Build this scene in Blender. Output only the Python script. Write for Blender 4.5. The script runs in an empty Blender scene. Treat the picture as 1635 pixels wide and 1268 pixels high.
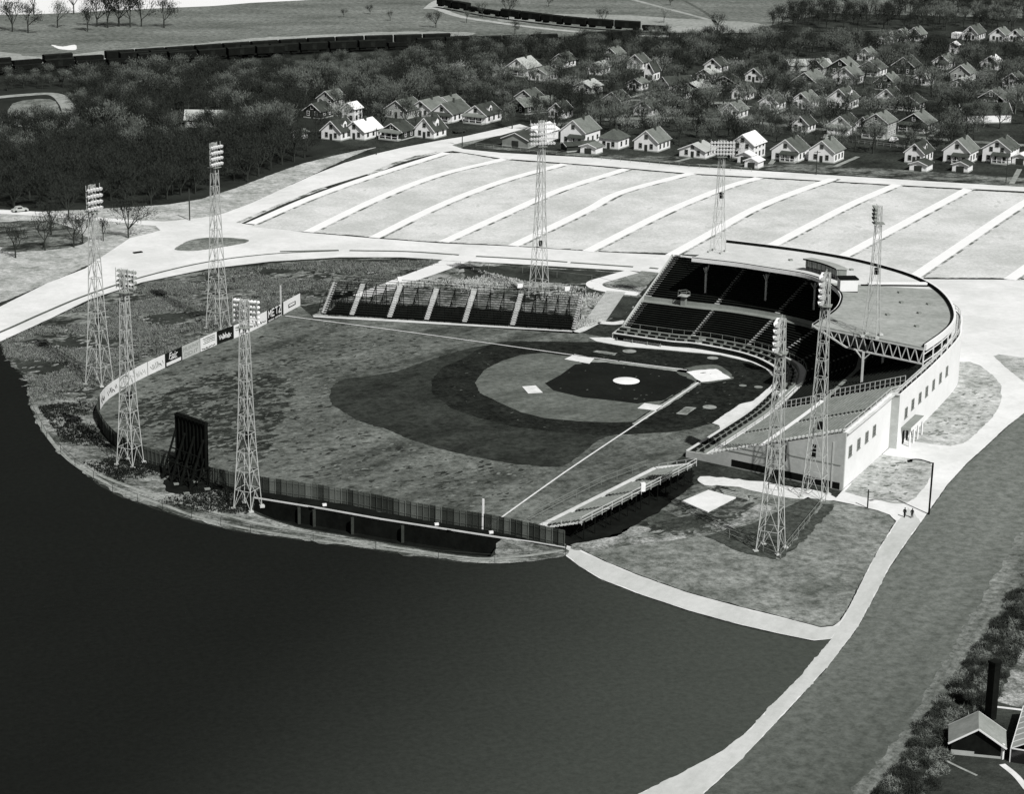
import bpy, bmesh, math, random
from math import sin, cos, pi, radians, sqrt, atan2, hypot
from mathutils import Vector, Matrix
from mathutils.geometry import tessellate_polygon
random.seed(7)
sc = bpy.context.scene
C = sc.collection

# ------------------------------------------------------------ camera, light
CAMP = Vector((-188.016, -401.245, 125.685)); YAW, PIT, ROL, FOC = 0.345901, 0.28873, 0.0162467, 3518.03
W0, H0 = 1635.0, 1268.0
fwd = Vector((sin(YAW)*cos(PIT), cos(YAW)*cos(PIT), -sin(PIT)))
rgt0 = Vector((cos(YAW), -sin(YAW), 0)); up0 = rgt0.cross(fwd)
rgt = rgt0*cos(ROL)+up0*sin(ROL); upv = -rgt0*sin(ROL)+up0*cos(ROL)
cam = bpy.data.cameras.new('camera'); camo = bpy.data.objects.new('camera', cam); C.objects.link(camo)
M = Matrix((rgt, upv, -fwd)).transposed().to_4x4(); M.translation = CAMP
camo.matrix_world = M
cam.sensor_fit = 'HORIZONTAL'; cam.sensor_width = 36; cam.lens = FOC/W0*36; cam.clip_start = 5; cam.clip_end = 9000
sc.camera = camo

SUNH = Vector((0.20, -0.98)).normalized(); ELEV = radians(47)
sd = Vector((SUNH.x*cos(ELEV), SUNH.y*cos(ELEV), sin(ELEV)))
sl = bpy.data.lights.new('sun', 'SUN'); sl.energy = 4.6; sl.angle = radians(0.55); sl.color = (1, .995, .98)
so = bpy.data.objects.new('sun', sl); C.objects.link(so); so.rotation_euler = sd.to_track_quat('Z', 'Y').to_euler(); so.location = (0, 0, 300)
wd = bpy.data.worlds.new('World'); sc.world = wd; wd.use_nodes = True
nt = wd.node_tree; nt.nodes.clear()
sky = nt.nodes.new('ShaderNodeTexSky'); sky.sky_type = 'NISHITA'; sky.sun_disc = False
sky.sun_elevation = ELEV; sky.sun_rotation = atan2(SUNH.x, SUNH.y)
bw = nt.nodes.new('ShaderNodeRGBToBW'); bg = nt.nodes.new('ShaderNodeBackground'); wo = nt.nodes.new('ShaderNodeOutputWorld')
bg.inputs[1].default_value = 0.055
nt.links.new(sky.outputs[0], bw.inputs[0]); nt.links.new(bw.outputs[0], bg.inputs[0]); nt.links.new(bg.outputs[0], wo.inputs[0])
vs = sc.view_settings; vs.view_transform = 'Standard'; vs.look = 'None'; vs.gamma = 1; vs.exposure = 0.0; vs.use_curve_mapping = False
sc.render.engine = 'CYCLES'; sc.cycles.max_bounces = 4; sc.cycles.diffuse_bounces = 2; sc.cycles.transparent_max_bounces = 8

# ------------------------------------------------------------ helpers
def P(x, y, z=0.0):
    """point of the place, at height z, seen at photo pixel x, y"""
    d = rgt*((x-W0/2)/FOC)+upv*(-(y-H0/2)/FOC)+fwd
    t = (z-CAMP.z)/d.z
    return CAMP+d*t
def PP(pts, z=0.0): return [P(x, y, z) for x, y in pts]

def mat(name, c1, c2=None, scale=.1, c3=None, s3=2.0, bump=0.0, bs=3.0, rough=.9, stretch=None, mix3=.5, lo=.35, hi=.65, spec=.04, grad=None):
    m = bpy.data.materials.new(name); m.use_nodes = True; n = m.node_tree; L = n.links
    b = n.nodes['Principled BSDF']; b.inputs['Roughness'].default_value = rough
    b.inputs['Specular IOR Level'].default_value = spec
    def col(v):
        k = max(0, 1-min(v, 1))**2; return (v*(1-.10*k), v, v*(1-.12*k), 1)
    tc = n.nodes.new('ShaderNodeTexCoord'); src = tc.outputs['Object']
    if stretch:
        mp = n.nodes.new('ShaderNodeMapping'); mp.vector_type = 'TEXTURE'; mp.inputs['Rotation'].default_value = (0, 0, stretch[0]); mp.inputs['Scale'].default_value = (stretch[1], 1, 1)
        L.new(src, mp.inputs[0]); src = mp.outputs[0]
    def noise(s, det=9, r=.72, tcs=None, src=src):
        src = tcs or src
        q = n.nodes.new('ShaderNodeTexNoise'); q.inputs['Scale'].default_value = s; q.inputs['Detail'].default_value = det; q.inputs['Roughness'].default_value = r
        L.new(src, q.inputs['Vector']); return q.outputs[0]
    def ramp(f, a, bb, p0, p1):
        r = n.nodes.new('ShaderNodeValToRGB'); r.color_ramp.elements[0].position = p0; r.color_ramp.elements[1].position = p1
        r.color_ramp.elements[0].color = col(a); r.color_ramp.elements[1].color = col(bb); L.new(f, r.inputs[0]); return r.outputs[0]
    if c2 is None: c2 = c1*1.15
    out = ramp(noise(scale), c1, c2, lo, hi)
    if c3 is not None:
        mx = n.nodes.new('ShaderNodeMixRGB'); mx.blend_type = 'MULTIPLY'; mx.inputs[0].default_value = mix3
        o3 = ramp(noise(s3, 6, .8, tcs=tc.outputs['Object']), c3, 1.0 if c3 < 1 else 1/c3, .36, .62)
        L.new(out, mx.inputs[1]); L.new(o3, mx.inputs[2]); out = mx.outputs[0]
    if grad:      # base colour scaled smoothly along a direction
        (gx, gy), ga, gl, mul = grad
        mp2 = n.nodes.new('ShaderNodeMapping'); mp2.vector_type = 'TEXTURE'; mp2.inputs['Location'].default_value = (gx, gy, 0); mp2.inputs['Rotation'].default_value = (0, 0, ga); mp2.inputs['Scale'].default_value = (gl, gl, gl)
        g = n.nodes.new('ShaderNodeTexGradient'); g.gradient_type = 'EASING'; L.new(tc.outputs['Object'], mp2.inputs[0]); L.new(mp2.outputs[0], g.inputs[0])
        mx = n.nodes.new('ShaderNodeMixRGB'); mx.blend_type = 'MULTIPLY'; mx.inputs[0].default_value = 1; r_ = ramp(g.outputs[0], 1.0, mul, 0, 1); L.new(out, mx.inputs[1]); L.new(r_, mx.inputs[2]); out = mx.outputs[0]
    L.new(out, b.inputs['Base Color'])
    if bump:
        bp = n.nodes.new('ShaderNodeBump'); bp.inputs['Strength'].default_value = bump; bp.inputs['Distance'].default_value = .3
        L.new(noise(bs, 6, .7), bp.inputs['Height']); L.new(bp.outputs[0], b.inputs['Normal'])
    return m

MT = {}
def mk(name, *a, **k): MT[name] = mat(name, *a, **k); return MT[name]
mk('town_ground', .022, .085, .06, .25, 1.0, bump=.5, bs=1.2, mix3=.95)
mk('far_field', .15, .31, .035, .3, .45, bump=.3, bs=.5, stretch=(-.25, 2.2), mix3=.95)
mk('far_field_light', .30, .46, .05, .45, .4, stretch=(-.3, 4), mix3=.8)
mk('wood_floor', .02, .04, .08, .5, 1)
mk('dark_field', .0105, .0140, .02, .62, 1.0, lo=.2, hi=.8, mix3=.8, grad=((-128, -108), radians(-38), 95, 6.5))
mk('dark_field_pale', .05, .07, .01, .85, .8, mix3=.6)
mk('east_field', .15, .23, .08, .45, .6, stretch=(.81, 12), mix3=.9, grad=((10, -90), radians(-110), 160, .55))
mk('east_edge', .12, .36, .15, .3, .7, stretch=(.81, 10), mix3=1)
mk('turf_dark', .022, .07, .3, .4, 1.0, bump=.5, mix3=1); mk('turf_pale', .13, .30, .3, .45, 1.0, bump=.5, mix3=1); mk('lot_worn', .50, .66, .2, .7, 1); mk('lawn_dark', .05, .12, .2, .4, .8, bump=.6, mix3=1)
mk('pavement', .66, .78, .06, .88, .5, mix3=.8, lo=.4, hi=.6)
mk('drive_grey', .48, .60, .08, .86, .6, mix3=.8, stretch=(.81, 4), lo=.4, hi=.6)
mk('road_white', .70, .80, .04, .9, .8, mix3=.7)
mk('lot', .56, .74, .045, .62, 1.1, lo=.4, hi=.6, mix3=.7, bump=.1)
mk('lot_line', .80, .84, .2, .95, 1)
mk('kerb_weeds', .14, .70, .16, .5, 1.5, lo=.44, hi=.56)
mk('median', .06, .14, .3)
mk('lawn_pale', .32, .74, .12, .45, .6, bump=.5, bs=2, lo=.34, hi=.66, mix3=1)
mk('lawn_mid', .16, .40, .10, .35, .6, bump=.5, bs=2, lo=.36, hi=.64, mix3=1)
mk('rough', .04, .34, .16, .25, .6, bump=1, bs=.8, stretch=(.2, 1.8), lo=.42, hi=.6, mix3=1)
mk('rough_dark', .022, .075, .09, .3, 1.5, bump=1, bs=.8)
mk('straw', .15, .55, .16, .2, 1.6, bump=1, bs=1.2, mix3=.95, lo=.42, hi=.58)
mk('outfield', .07, .27, .09, .25, .55, bump=.8, bs=1.0, stretch=(.5, 3.0), lo=.36, hi=.66, mix3=.9)
mk('outfield_cut', .024, .07, .12, .4, .6, bump=.5, bs=1.5, stretch=(.6, 1.6), mix3=1)
mk('infield_dark', .013, .034, .2, .4, .8, bump=.3, mix3=1)
mk('infield_grass', .011, .018, .1, .6, 1.4, mix3=.7)
mk('skin', .10, .20, .15, .55, .7, stretch=(.2, 2.5), mix3=1)
mk('chalk', .62, .8, .5, .8, 2)
mk('chalk_soft', .20, .40, .4, .6, 1.5)
mk('dirt_white', .74, .86, .3, .9, 1.4)
mk('track', .62, .76, .15, .8, 1.2)
mk('bank', .10, .45, .16, .2, 1.5, bump=.8, bs=1, stretch=(-.5, 1.8), mix3=.95, lo=.42, hi=.58)
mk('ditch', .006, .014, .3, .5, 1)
mk('concrete', .55, .7, .15, .8, 1.2)
mk('concrete_wall', .42, .52, .12, .75, .8, mix3=.7)
mk('wall_white', .76, .84, .08, .93, .7, mix3=.6)
mk('wall_grey', .22, .3, .3, .8, 1)
mk('seat_dark', .012, .02, .4, .7, 2)
mk('seat_edge', .04, .06, .4, .7, 2)
mk('seat_pale', .20, .30, .4, .7, 2)
mk('deck_dark', .006, .01, .3)
mk('deck_pale', .12, .17, .3, .7, 1)
mk('aisle', .20, .28, .3, .7, 1)
mk('step_pale', .45, .6, .5)
mk('roof_pale', .58, .72, .06, .8, .8, mix3=.8)
mk('roof_grey', .30, .45, .07, .65, .7, mix3=.8, stretch=(-.3, 3))
mk('black', .006, .01, 1)
mk('steel_pale', .5, .62, 1, rough=.6)
mk('galv', .38, .54, .6, rough=.55)
mk('lamp_white', .75, .85, 1, rough=.4)
mk('lamp_dark', .02, .03, 1)
mk('board_a', .08, .12, .8, .6, 2); mk('board_b', .035, .055, .8, .6, 2); mk('board_c', .13, .19, .8, .6, 2)
mk('sign_white', .7, .8, .4, .9, 1); mk('sign_grey', .42, .5, .4, .9, 1); mk('sign_black', .008, .014, 1)
mk('house_white', .78, .88, .3, .92, 1.2); mk('house_grey', .36, .46, .3, .85, 1); mk('house_dark', .03, .05, .5)
mk('shingle', .15, .23, .25, .55, 1.6); mk('shingle_mid', .08, .14, .25, .5, 1.6); mk('shingle_dark', .045, .08, .25, .65, 1.6); mk('shingle_pale', .7, .8, .3)
mk('trim', .7, .78, 1); mk('garage_roof', .24, .36, .3, .7, 1.5); mk('brick', .05, .09, 1)
mk('bark', .03, .055, .6); mk('bark_pale', .10, .18, .6)
mk('twig_dark', .018, .045, .3); mk('twig_mid', .09, .18, .3); mk('twig_pale', .20, .34, .3)
mk('grass_pale', .4, .6, .3); mk('grass_mid', .13, .25, .3); mk('grass_dark', .02, .05, .3)
mk('iron', .006, .012, 1, rough=.7); mk('iron_top', .010, .02, .8, rough=.8)
mk('ballast', .35, .55, .2, .6, 1)
mk('cloth_dark', .012, .02, 3); mk('skin_tone', .25, .3, 3)
mk('timber', .25, .45, 1); mk('river', .78, .84, .002, rough=.5)
def glass(name, v, r):
    m = bpy.data.materials.new(name); m.use_nodes = True; b = m.node_tree.nodes['Principled BSDF']
    b.inputs['Base Color'].default_value = (v, v, v, 1); b.inputs['Roughness'].default_value = r; MT[name] = m
glass('glass', .012, .15)

class B:
    def __init__(s): s.v = []; s.f = []
    def q(s, *pts):
        n = len(s.v); s.v += [tuple(p) for p in pts]; s.f.append(tuple(range(n, n+len(pts)))); return s
    def box(s, c, sx, sy, sz, a=0.0):
        """box with base centre c"""
        ca, sa = cos(a), sin(a); n = len(s.v)
        for z in (0, sz):
            for x, y in ((-sx/2, -sy/2), (sx/2, -sy/2), (sx/2, sy/2), (-sx/2, sy/2)):
                s.v.append((c[0]+x*ca-y*sa, c[1]+x*sa+y*ca, c[2]+z))
        s.f += [(n+3, n+2, n+1, n), (n+4, n+5, n+6, n+7)]+[(n+i, n+(i+1) % 4, n+4+(i+1) % 4, n+4+i) for i in range(4)]
        return s
    def beam(s, p, q, w, h=None):
        p = Vector(p); q = Vector(q); d = (q-p)
        if d.length < 1e-6: return s
        d.normalize(); u = d.cross(Vector((0, 0, 1)))
        if u.length < .05: u = Vector((1, 1, 0))
        u.normalize(); v = u.cross(d); h = h or w; n = len(s.v)
        for e in (p, q):
            for a, b in ((-1, -1), (1, -1), (1, 1), (-1, 1)): s.v.append(tuple(e+u*(a*w/2)+v*(b*h/2)))
        s.f += [(n, n+1, n+2, n+3), (n+7, n+6, n+5, n+4)]+[(n+i, n+4+i, n+4+(i+1) % 4, n+(i+1) % 4) for i in range(4)]
        return s
    def prism(s, pts, z0, z1):
        pts = [Vector(p) for p in pts]; n = len(s.v); k = len(pts)
        ar = sum(pts[i].x*pts[(i+1) % k].y-pts[(i+1) % k].x*pts[i].y for i in range(k))
        if ar < 0: pts.reverse()
        s.v += [(p.x, p.y, z0) for p in pts]+[(p.x, p.y, z1) for p in pts]
        tri = tessellate_polygon([[Vector((p.x, p.y, 0)) for p in pts]])
        for t in tri:
            a, b, c = (pts[i] for i in t)
            cr = (b.x-a.x)*(c.y-a.y)-(b.y-a.y)*(c.x-a.x)
            t = t if cr > 0 else t[::-1]
            s.f.append(tuple(n+k+i for i in t)); s.f.append(tuple(n+i for i in t[::-1]))
        s.f += [(n+i, n+(i+1) % k, n+k+(i+1) % k, n+k+i) for i in range(k)]
        return s
    def mesh(s, name, m):
        me = bpy.data.meshes.new(name); me.from_pydata(s.v, [], s.f); me.materials.append(MT[m] if isinstance(m, str) else m); me.validate(); me.update(); return me
    def obj(s, name, m, parent=None, loc=None):
        return link(name, s.mesh(name, m), parent, loc)
def link(name, me, parent=None, loc=None, rot=None, scl=None):
    o = bpy.data.objects.new(name, me); C.objects.link(o)
    if parent: o.parent = parent
    if loc is not None: o.location = loc
    if rot is not None: o.rotation_euler = rot
    if scl is not None: o.scale = scl
    return o
def tag(o, label=None, cat=None, group=None, kind=None):
    if label: o['label'] = label
    if cat: o['category'] = cat
    if group: o['group'] = group
    if kind: o['kind'] = kind
    return o
def thing(name, label, cat, loc=(0, 0, 0), rz=0, group=None):
    o = bpy.data.objects.new(name, None); o.empty_display_size = .3; C.objects.link(o); o.location = loc; o.rotation_euler = (0, 0, rz)
    return tag(o, label, cat, group)
NATURAL = {'rough_dark': .45, 'rough': .5, 'straw': .5, 'lawn_mid': .12, 'lawn_pale': .12, 'outfield_cut': .22, 'infield_dark': .12, 'bank': .5, 'ditch': .3, 'wood_floor': 1.5, 'far_field_light': 2.0, 'kerb_weeds': .3, 'dirt_white': .12, 'chalk_soft': .12, 'east_edge': .5, 'skin': .08, 'pavement': .035, 'dark_field': .12, 'east_field': .08, 'track': .06, 'lot': .3}
def jag(V, amp, seed=0):
    r = random.Random(seed); out = []; k = len(V); st_ = max(.6, amp*2.2)
    for i in range(k):
        a, c = V[i], V[(i+1) % k]; L_ = (c-a).length; n = min(160, max(1, int(L_/st_)))
        if L_ > 400: n = 1
        d = (c-a).normalized() if L_ > 0 else Vector((1, 0, 0)); u = Vector((-d.y, d.x, 0)); w = 0
        for j in range(n):
            w = .55*w+r.gauss(0, .6)*amp; out.append(a+(c-a)*(j/n)+(u*w if j else u*0))
    return out
def sheet(name, pts, z, m, kind='structure', holes=(), jit=None):
    """flat outline (photo pixels or points) on the ground at height z"""
    V = [p if isinstance(p, Vector) else P(p[0], p[1]) for p in pts]
    V = [Vector((p.x, p.y, z)) for p in V]
    jit = NATURAL.get(m, 0) if jit is None else jit
    if jit: V = jag(V, jit, len(pts)*7+int(abs(V[0].x)*10))
    hs = [[Vector((p.x, p.y, z)) for p in h] for h in holes]
    tri = tessellate_polygon([V]+hs); al = V+[p for h in hs for p in h]
    b = B(); b.v = [tuple(p) for p in al]
    for t in tri:
        a, bb, c = (al[i] for i in t)
        b.f.append(tuple(t) if (bb.x-a.x)*(c.y-a.y)-(bb.y-a.y)*(c.x-a.x) > 0 else tuple(t[::-1]))
    o = b.obj(name, m); return tag(o, kind=kind)
def cr(pts, n):
    """catmull-rom through points"""
    pts = [Vector(p) if not isinstance(p, Vector) else p for p in pts]; out = []
    q = [pts[0]*2-pts[1]]+pts+[pts[-1]*2-pts[-2]]
    for i in range(1, len(q)-2):
        for k in range(n):
            t = k/n; a, b, c, d = q[i-1:i+3]
            out.append(.5*((2*b)+(c-a)*t+(2*a-5*b+4*c-d)*t*t+(3*b-a-3*c+d)*t**3))
    out.append(pts[-1]); return out
def ribbon(name, pts, w, z, m, n=6, kind='structure', w2=None):
    """strip along ground points; w in metres"""
    L = cr([P(*p) if not isinstance(p, Vector) else p for p in pts], n); b = B(); k = len(L)
    for i, p in enumerate(L):
        d = (L[min(i+1, k-1)]-L[max(i-1, 0)]); d.z = 0; d.normalize(); u = Vector((-d.y, d.x, 0)); ww = w if w2 is None else w+(w2-w)*i/(k-1)
        b.v += [(p.x+u.x*ww/2, p.y+u.y*ww/2, z), (p.x-u.x*ww/2, p.y-u.y*ww/2, z)]
    b.f = [(2*i, 2*i+1, 2*i+3, 2*i+2) for i in range(k-1)]
    return tag(b.obj(name, m), kind=kind)
def patches(name, poly, n, size, m, z, lab, elong=2.2, ang=.4, seed=1, cat='grass'):
    """many small irregular worn or darker spots, each a hair above the last"""
    r = random.Random(seed); W_ = [P(*p) for p in poly]; pl = [(p.x, p.y) for p in W_]; b = B(); c = 0
    x0, x1, y0, y1 = min(p[0] for p in pl), max(p[0] for p in pl), min(p[1] for p in pl), max(p[1] for p in pl)
    while c < n:
        x, y = r.uniform(x0, x1), r.uniform(y0, y1); ins = False; j = len(pl)-1
        for i in range(len(pl)):
            if (pl[i][1] > y) != (pl[j][1] > y) and x < (pl[j][0]-pl[i][0])*(y-pl[i][1])/(pl[j][1]-pl[i][1])+pl[i][0]: ins = not ins
            j = i
        if not ins: continue
        k = r.choice((9, 11, 13)); s_ = size*r.uniform(.25, 1)**1.6; e = elong*r.uniform(.6, 1.3); a = ang+r.gauss(0, .25); n0 = len(b.v)
        for i in range(k):
            t = 2*pi*i/k; q = s_*r.uniform(.45, 1.15); u, v = q*e*cos(t), q*sin(t); b.v.append((x+u*cos(a)-v*sin(a), y+u*sin(a)+v*cos(a), z+c*.00002))
        b.f.append(tuple(range(n0, n0+k))); c += 1
    o = b.obj(name, m); return tag(o, lab, cat, kind='stuff')
def smooth(pts, n=5, closed=True):
    V = [Vector((x, y)) for x, y in pts]; k = len(V); out = []
    for i in range(k if closed else k-1):
        a, b, c, d = V[(i-1) % k], V[i], V[(i+1) % k], V[(i+2) % k]
        if not closed: a = V[max(i-1, 0)]; d = V[min(i+2, k-1)]
        for j in range(n):
            t = j/n; out.append(tuple(.5*((2*b)+(c-a)*t+(2*a-5*b+4*c-d)*t*t+(3*b-a-3*c+d)*t**3)))
    if not closed: out.append(tuple(V[-1]))
    return out

# ------------------------------------------------------------ the ground
lip = [(406, 796), (512, 813), (607, 830), (694, 843.5), (781, 857), (800, 860)]
toe = [(783, 889), (740, 886), (694, 880), (640, 870), (589, 861), (530, 851), (485, 843), (440, 830), (405, 815)]
DITCH = PP(lip+toe)
sheet('ground', [Vector((-900, -900, 0)), Vector((1300, -900, 0)), Vector((1300, 1500, 0)), Vector((-900, 1500, 0))], -.02, 'town_ground', holes=[DITCH])
Z = lambda k: k*.015
# beyond the railway
sheet('far_field', [(-250, 125), (0, 112), (200, 98), (400, 84), (520, 77), (700, 66), (900, 58), (1040, 52), (1230, 40), (1320, 20), (1700, 30), (1750, -60), (-300, -60)], Z(0), 'far_field')
sheet('pale_field', smooth([(0, 82), (60, 90), (200, 78), (420, 60), (640, 50), (760, 52), (690, 62), (500, 72), (200, 93), (0, 104), (-80, 108), (-80, 88)], 3), Z(1), 'far_field_light')
sheet('pale_field', smooth([(820, 25), (960, 22), (1100, 30), (1210, 36), (1225, 50), (1090, 52), (1000, 44), (900, 36), (800, 34)], 3), Z(1), 'far_field_light')
sheet('river', [(-400, 24), (0, 23), (60, 22), (130, 19), (200, 15), (270, 12), (340, 9), (400, 4), (480, 0), (560, -6), (700, -12), (900, -30), (900, -200), (-400, -200)], Z(2), 'river')
ribbon('dirt_road', [(1000, -4), (1060, 12), (1110, 25), (1150, 36), (1190, 46), (1235, 50)], 3.2, Z(2), 'far_field_light')
ribbon('dirt_road', [(1085, -4), (1130, 22), (1145, 40)], 2.0, Z(2), 'median')
ribbon('dirt_road', [(1020, 60), (1180, 57), (1250, 50), (1330, 52), (1400, 48), (1440, 50)], 4, Z(2), 'median')
sheet('sand_bunker', smooth([(82, 71), (100, 74), (120, 71), (121, 79), (104, 79), (92, 77)], 3), Z(3), 'dirt_white')
sheet('wood_floor', smooth([(-60, 130), (300, 112), (480, 100), (560, 120), (520, 200), (545, 235), (480, 262), (380, 300), (300, 322), (230, 335), (120, 345), (-60, 350)], 4), Z(1), 'wood_floor')
ribbon('park_path', [(-30, 158), (30, 152), (85, 150), (105, 165), (112, 185), (115, 205)], 5, Z(3), 'far_field_light')
sheet('clearing', smooth([(20, 165), (80, 158), (95, 175), (100, 200), (20, 200)], 3), Z(2), 'lawn_mid')
sheet('park_lawn', smooth([(-60, 345), (60, 338), (180, 332), (320, 318), (480, 262), (600, 235), (560, 250), (400, 325), (335, 346), (262, 356), (258, 368), (235, 375), (150, 418), (80, 450), (-60, 492)], 3), Z(2), 'lawn_pale')
sheet('park_lawn', smooth([(-20, 360), (60, 352), (110, 362), (140, 385), (90, 398), (0, 400)], 3), Z(3), 'rough', jit=1.2)
# dark fields in front
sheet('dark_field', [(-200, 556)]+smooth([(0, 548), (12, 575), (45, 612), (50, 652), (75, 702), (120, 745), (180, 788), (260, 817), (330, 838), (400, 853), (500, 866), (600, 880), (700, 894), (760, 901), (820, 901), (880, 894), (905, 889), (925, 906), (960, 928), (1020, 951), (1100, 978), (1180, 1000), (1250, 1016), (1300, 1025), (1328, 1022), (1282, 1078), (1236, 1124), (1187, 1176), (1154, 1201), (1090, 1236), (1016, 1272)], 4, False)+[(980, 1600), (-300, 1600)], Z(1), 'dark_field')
sheet('east_field', [(1640, 655), (1606, 684), (1571, 717), (1543, 742), (1513, 775), (1485, 815), (1453, 860), (1422, 905), (1371, 1000), (1349, 1030), (1325, 1061), (1270, 1122), (1221, 1174), (1175, 1222), (1123, 1270), (1000, 1420), (1300, 1500), (1800, 1500), (1900, 640)], Z(1), 'east_field')
sheet('field_edge', smooth([(1660, 820), (1600, 900), (1560, 970), (1500, 1070), (1440, 1170), (1350, 1290), (1420, 1290), (1470, 1160), (1540, 1060), (1600, 975), (1680, 900)], 4), Z(2), 'east_edge')
sheet('scrub_ground', smooth([(1700, 900), (1610, 975), (1545, 1060), (1480, 1160), (1440, 1220), (1400, 1300), (1700, 1400), (1800, 1100)], 4), Z(3), 'rough_dark')
sheet('gravel_yard', smooth([(1690, 1000), (1640, 1030), (1612, 1075), (1598, 1110), (1600, 1124), (1700, 1130)], 4), Z(4), 'straw')
# white paved ring road, junction and drives
sheet('ring_road', [(-260, 570), (0, 490), (76, 452), (136, 429), (151, 418), (208, 380), (235, 374), (256, 368), (249, 361), (188, 355), (140, 351), (60, 345), (-60, 338), (-60, 333), (60, 338), (140, 345), (200, 351), (262, 354), (336, 346), (360, 340), (400, 325), (450, 302), (501, 279), (550, 260), (602, 245), (650, 234), (703, 224), (740, 218), (785, 208), (830, 198), (845, 203), (800, 216), (735, 228), (722, 232), (740, 238),
       (800, 244), (950, 252), (1100, 266), (1250, 275), (1460, 288), (1640, 299), (1900, 316), (1900, 324), (1640, 306), (1460, 297), (1250, 285), (1100, 277), (950, 264), (800, 253), (723, 241), (662, 249), (588, 277.5), (501, 304), (400, 350), (385, 357),
       (484, 371), (588, 380), (703, 388.5), (817, 393.5), (950, 402), (1074, 408), (1235, 420), (1465, 446), (1640, 447), (1900, 450), (1900, 560), (1635, 660), (1606, 683), (1571, 716), (1543, 741), (1513, 774), (1485, 814), (1453, 859), (1422, 904), (1371, 1000), (1349, 1030), (1325, 1061), (1270, 1122), (1221, 1174), (1175, 1222), (1123, 1270), (1000, 1400), (900, 1320), (1016, 1271), (1090, 1235), (1154, 1200), (1187, 1175), (1236, 1123), (1282, 1077), (1328, 1021), (1300, 1024), (1250, 1014), (1180, 998), (1100, 976), (1020, 949), (960, 926), (925, 905), (903, 888), (905, 872), (925, 878), (960, 895), (1020, 920), (1100, 948), (1180, 970), (1250, 987), (1310, 1003), (1330, 1001), (1342, 992), (1355, 972), (1372, 938), (1400, 882), (1431, 833), (1421, 823), (1402, 816), (1361, 806), (1331, 800), (1345, 784), (1437, 701), (1518, 600), (1522, 560), (1200, 470), (1080, 440),
       (1011, 433), (860, 424), (757, 418), (640, 411), (541, 411), (430, 418), (329, 430), (227, 451), (144, 478), (76, 511), (0, 546), (-200, 610)], Z(5), 'pavement')
ribbon('median_strip', [(-60, 552), (0, 531), (70, 500), (140, 471), (230, 442), (329, 419), (430, 406), (541, 400.5)], .9, Z(6), 'median', w2=.9)
for seg in ([(447, 402), (541, 400)], [(558, 400.5), (650, 402), (733, 407.5)], [(760, 409.6), (840, 414), (906, 419)], [(911, 419.6), (960, 423), (1011, 426.5)], [(1037, 428), (1051, 429.5)]):
    ribbon('median_strip', seg, 1.2, Z(7), 'median')
sheet('drive', [(1431, 836), (1400, 884), (1372, 940), (1356, 973), (1344, 994), (1328, 1021), (1282, 1077), (1236, 1123), (1187, 1175), (1154, 1200), (1090, 1235), (1016, 1271), (1000, 1300), (1100, 1300), (1123, 1269), (1175, 1221), (1221, 1173), (1270, 1121), (1325, 1060), (1349, 1029), (1371, 999), (1422, 902), (1453, 858), (1470, 834), (1450, 812)], Z(6), 'drive_grey', jit=.12)
sheet('drive', [(905, 874), (925, 880), (960, 896), (1020, 921), (1100, 949), (1180, 971), (1250, 988), (1310, 1004), (1340, 1000), (1327, 1020), (1300, 1023), (1250, 1013), (1180, 997), (1100, 975), (1020, 948), (960, 925), (925, 904), (905, 887)], Z(6)+.004, 'drive_grey', jit=.12)
sheet('grass_island', smooth([(279, 399), (287, 392), (298, 386), (312, 382), (335, 379.5), (370, 380), (397, 383.5), (388, 389), (360, 394), (336, 398), (305, 401)], 4), Z(6), 'lawn_mid')
tag(B().box(P(220, 404), 2.4, .9, .35, .3).obj('drain_cover', 'black'), 'small dark drain cover lying on the white road by the grass island', 'drain cover')
# parking lot
sheet('parking_lot', [(400, 362), (450, 340), (501, 315), (550, 296), (602, 280), (650, 262), (713, 245), (735, 244), (800, 255), (950, 266), (1100, 279), (1250, 287), (1460, 299), (1640, 309), (1900, 327), (1900, 446), (1640, 445), (1465, 443.5), (1235, 414), (1074, 405), (950, 401), (817, 392.5), (703, 387), (588, 378.5), (484, 370)], Z(6), 'lot')
lines = [[(400, 358), (501, 314.5), (602, 279), (713, 244)], [(492, 371), (602, 318), (700, 280), (806, 254)], [(597, 380), (703, 328), (804, 289), (902, 262)],
         [(708, 387), (804, 343), (896, 303), (1000, 270)], [(819, 393), (937, 336), (993, 307), (1103, 277)], [(938, 402), (1064, 338.6), (1158, 300), (1212, 284)],
         [(1070, 409), (1140, 370), (1200, 336), (1267, 308), (1330, 286)], [(1200, 408), (1235, 391), (1352, 330), (1432, 295)], [(1340, 413), (1416, 372), (1494, 330), (1546, 302)],
         [(1456, 445), (1538, 389), (1626, 330), (1680, 300)], [(1612, 447), (1650, 420), (1720, 370), (1790, 335)]]
for i, l in enumerate(lines):
    V = [P(*p) for p in l]
    lo = [v+Vector((1.7, -.75, 0)) for v in V]
    ribbon('parking_aisle_weeds', lo, 1.3, Z(7), 'kerb_weeds')
    ribbon('parking_aisle', V, 3.1, Z(8), 'lot_line')
ribbon('verge_weeds', [(590, 279), (640, 258), (700, 243)], 2.2, Z(7), 'kerb_weeds'); ribbon('verge_weeds', [(380, 356), (450, 326), (520, 300)], 1.2, Z(8), 'kerb_weeds')
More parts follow.
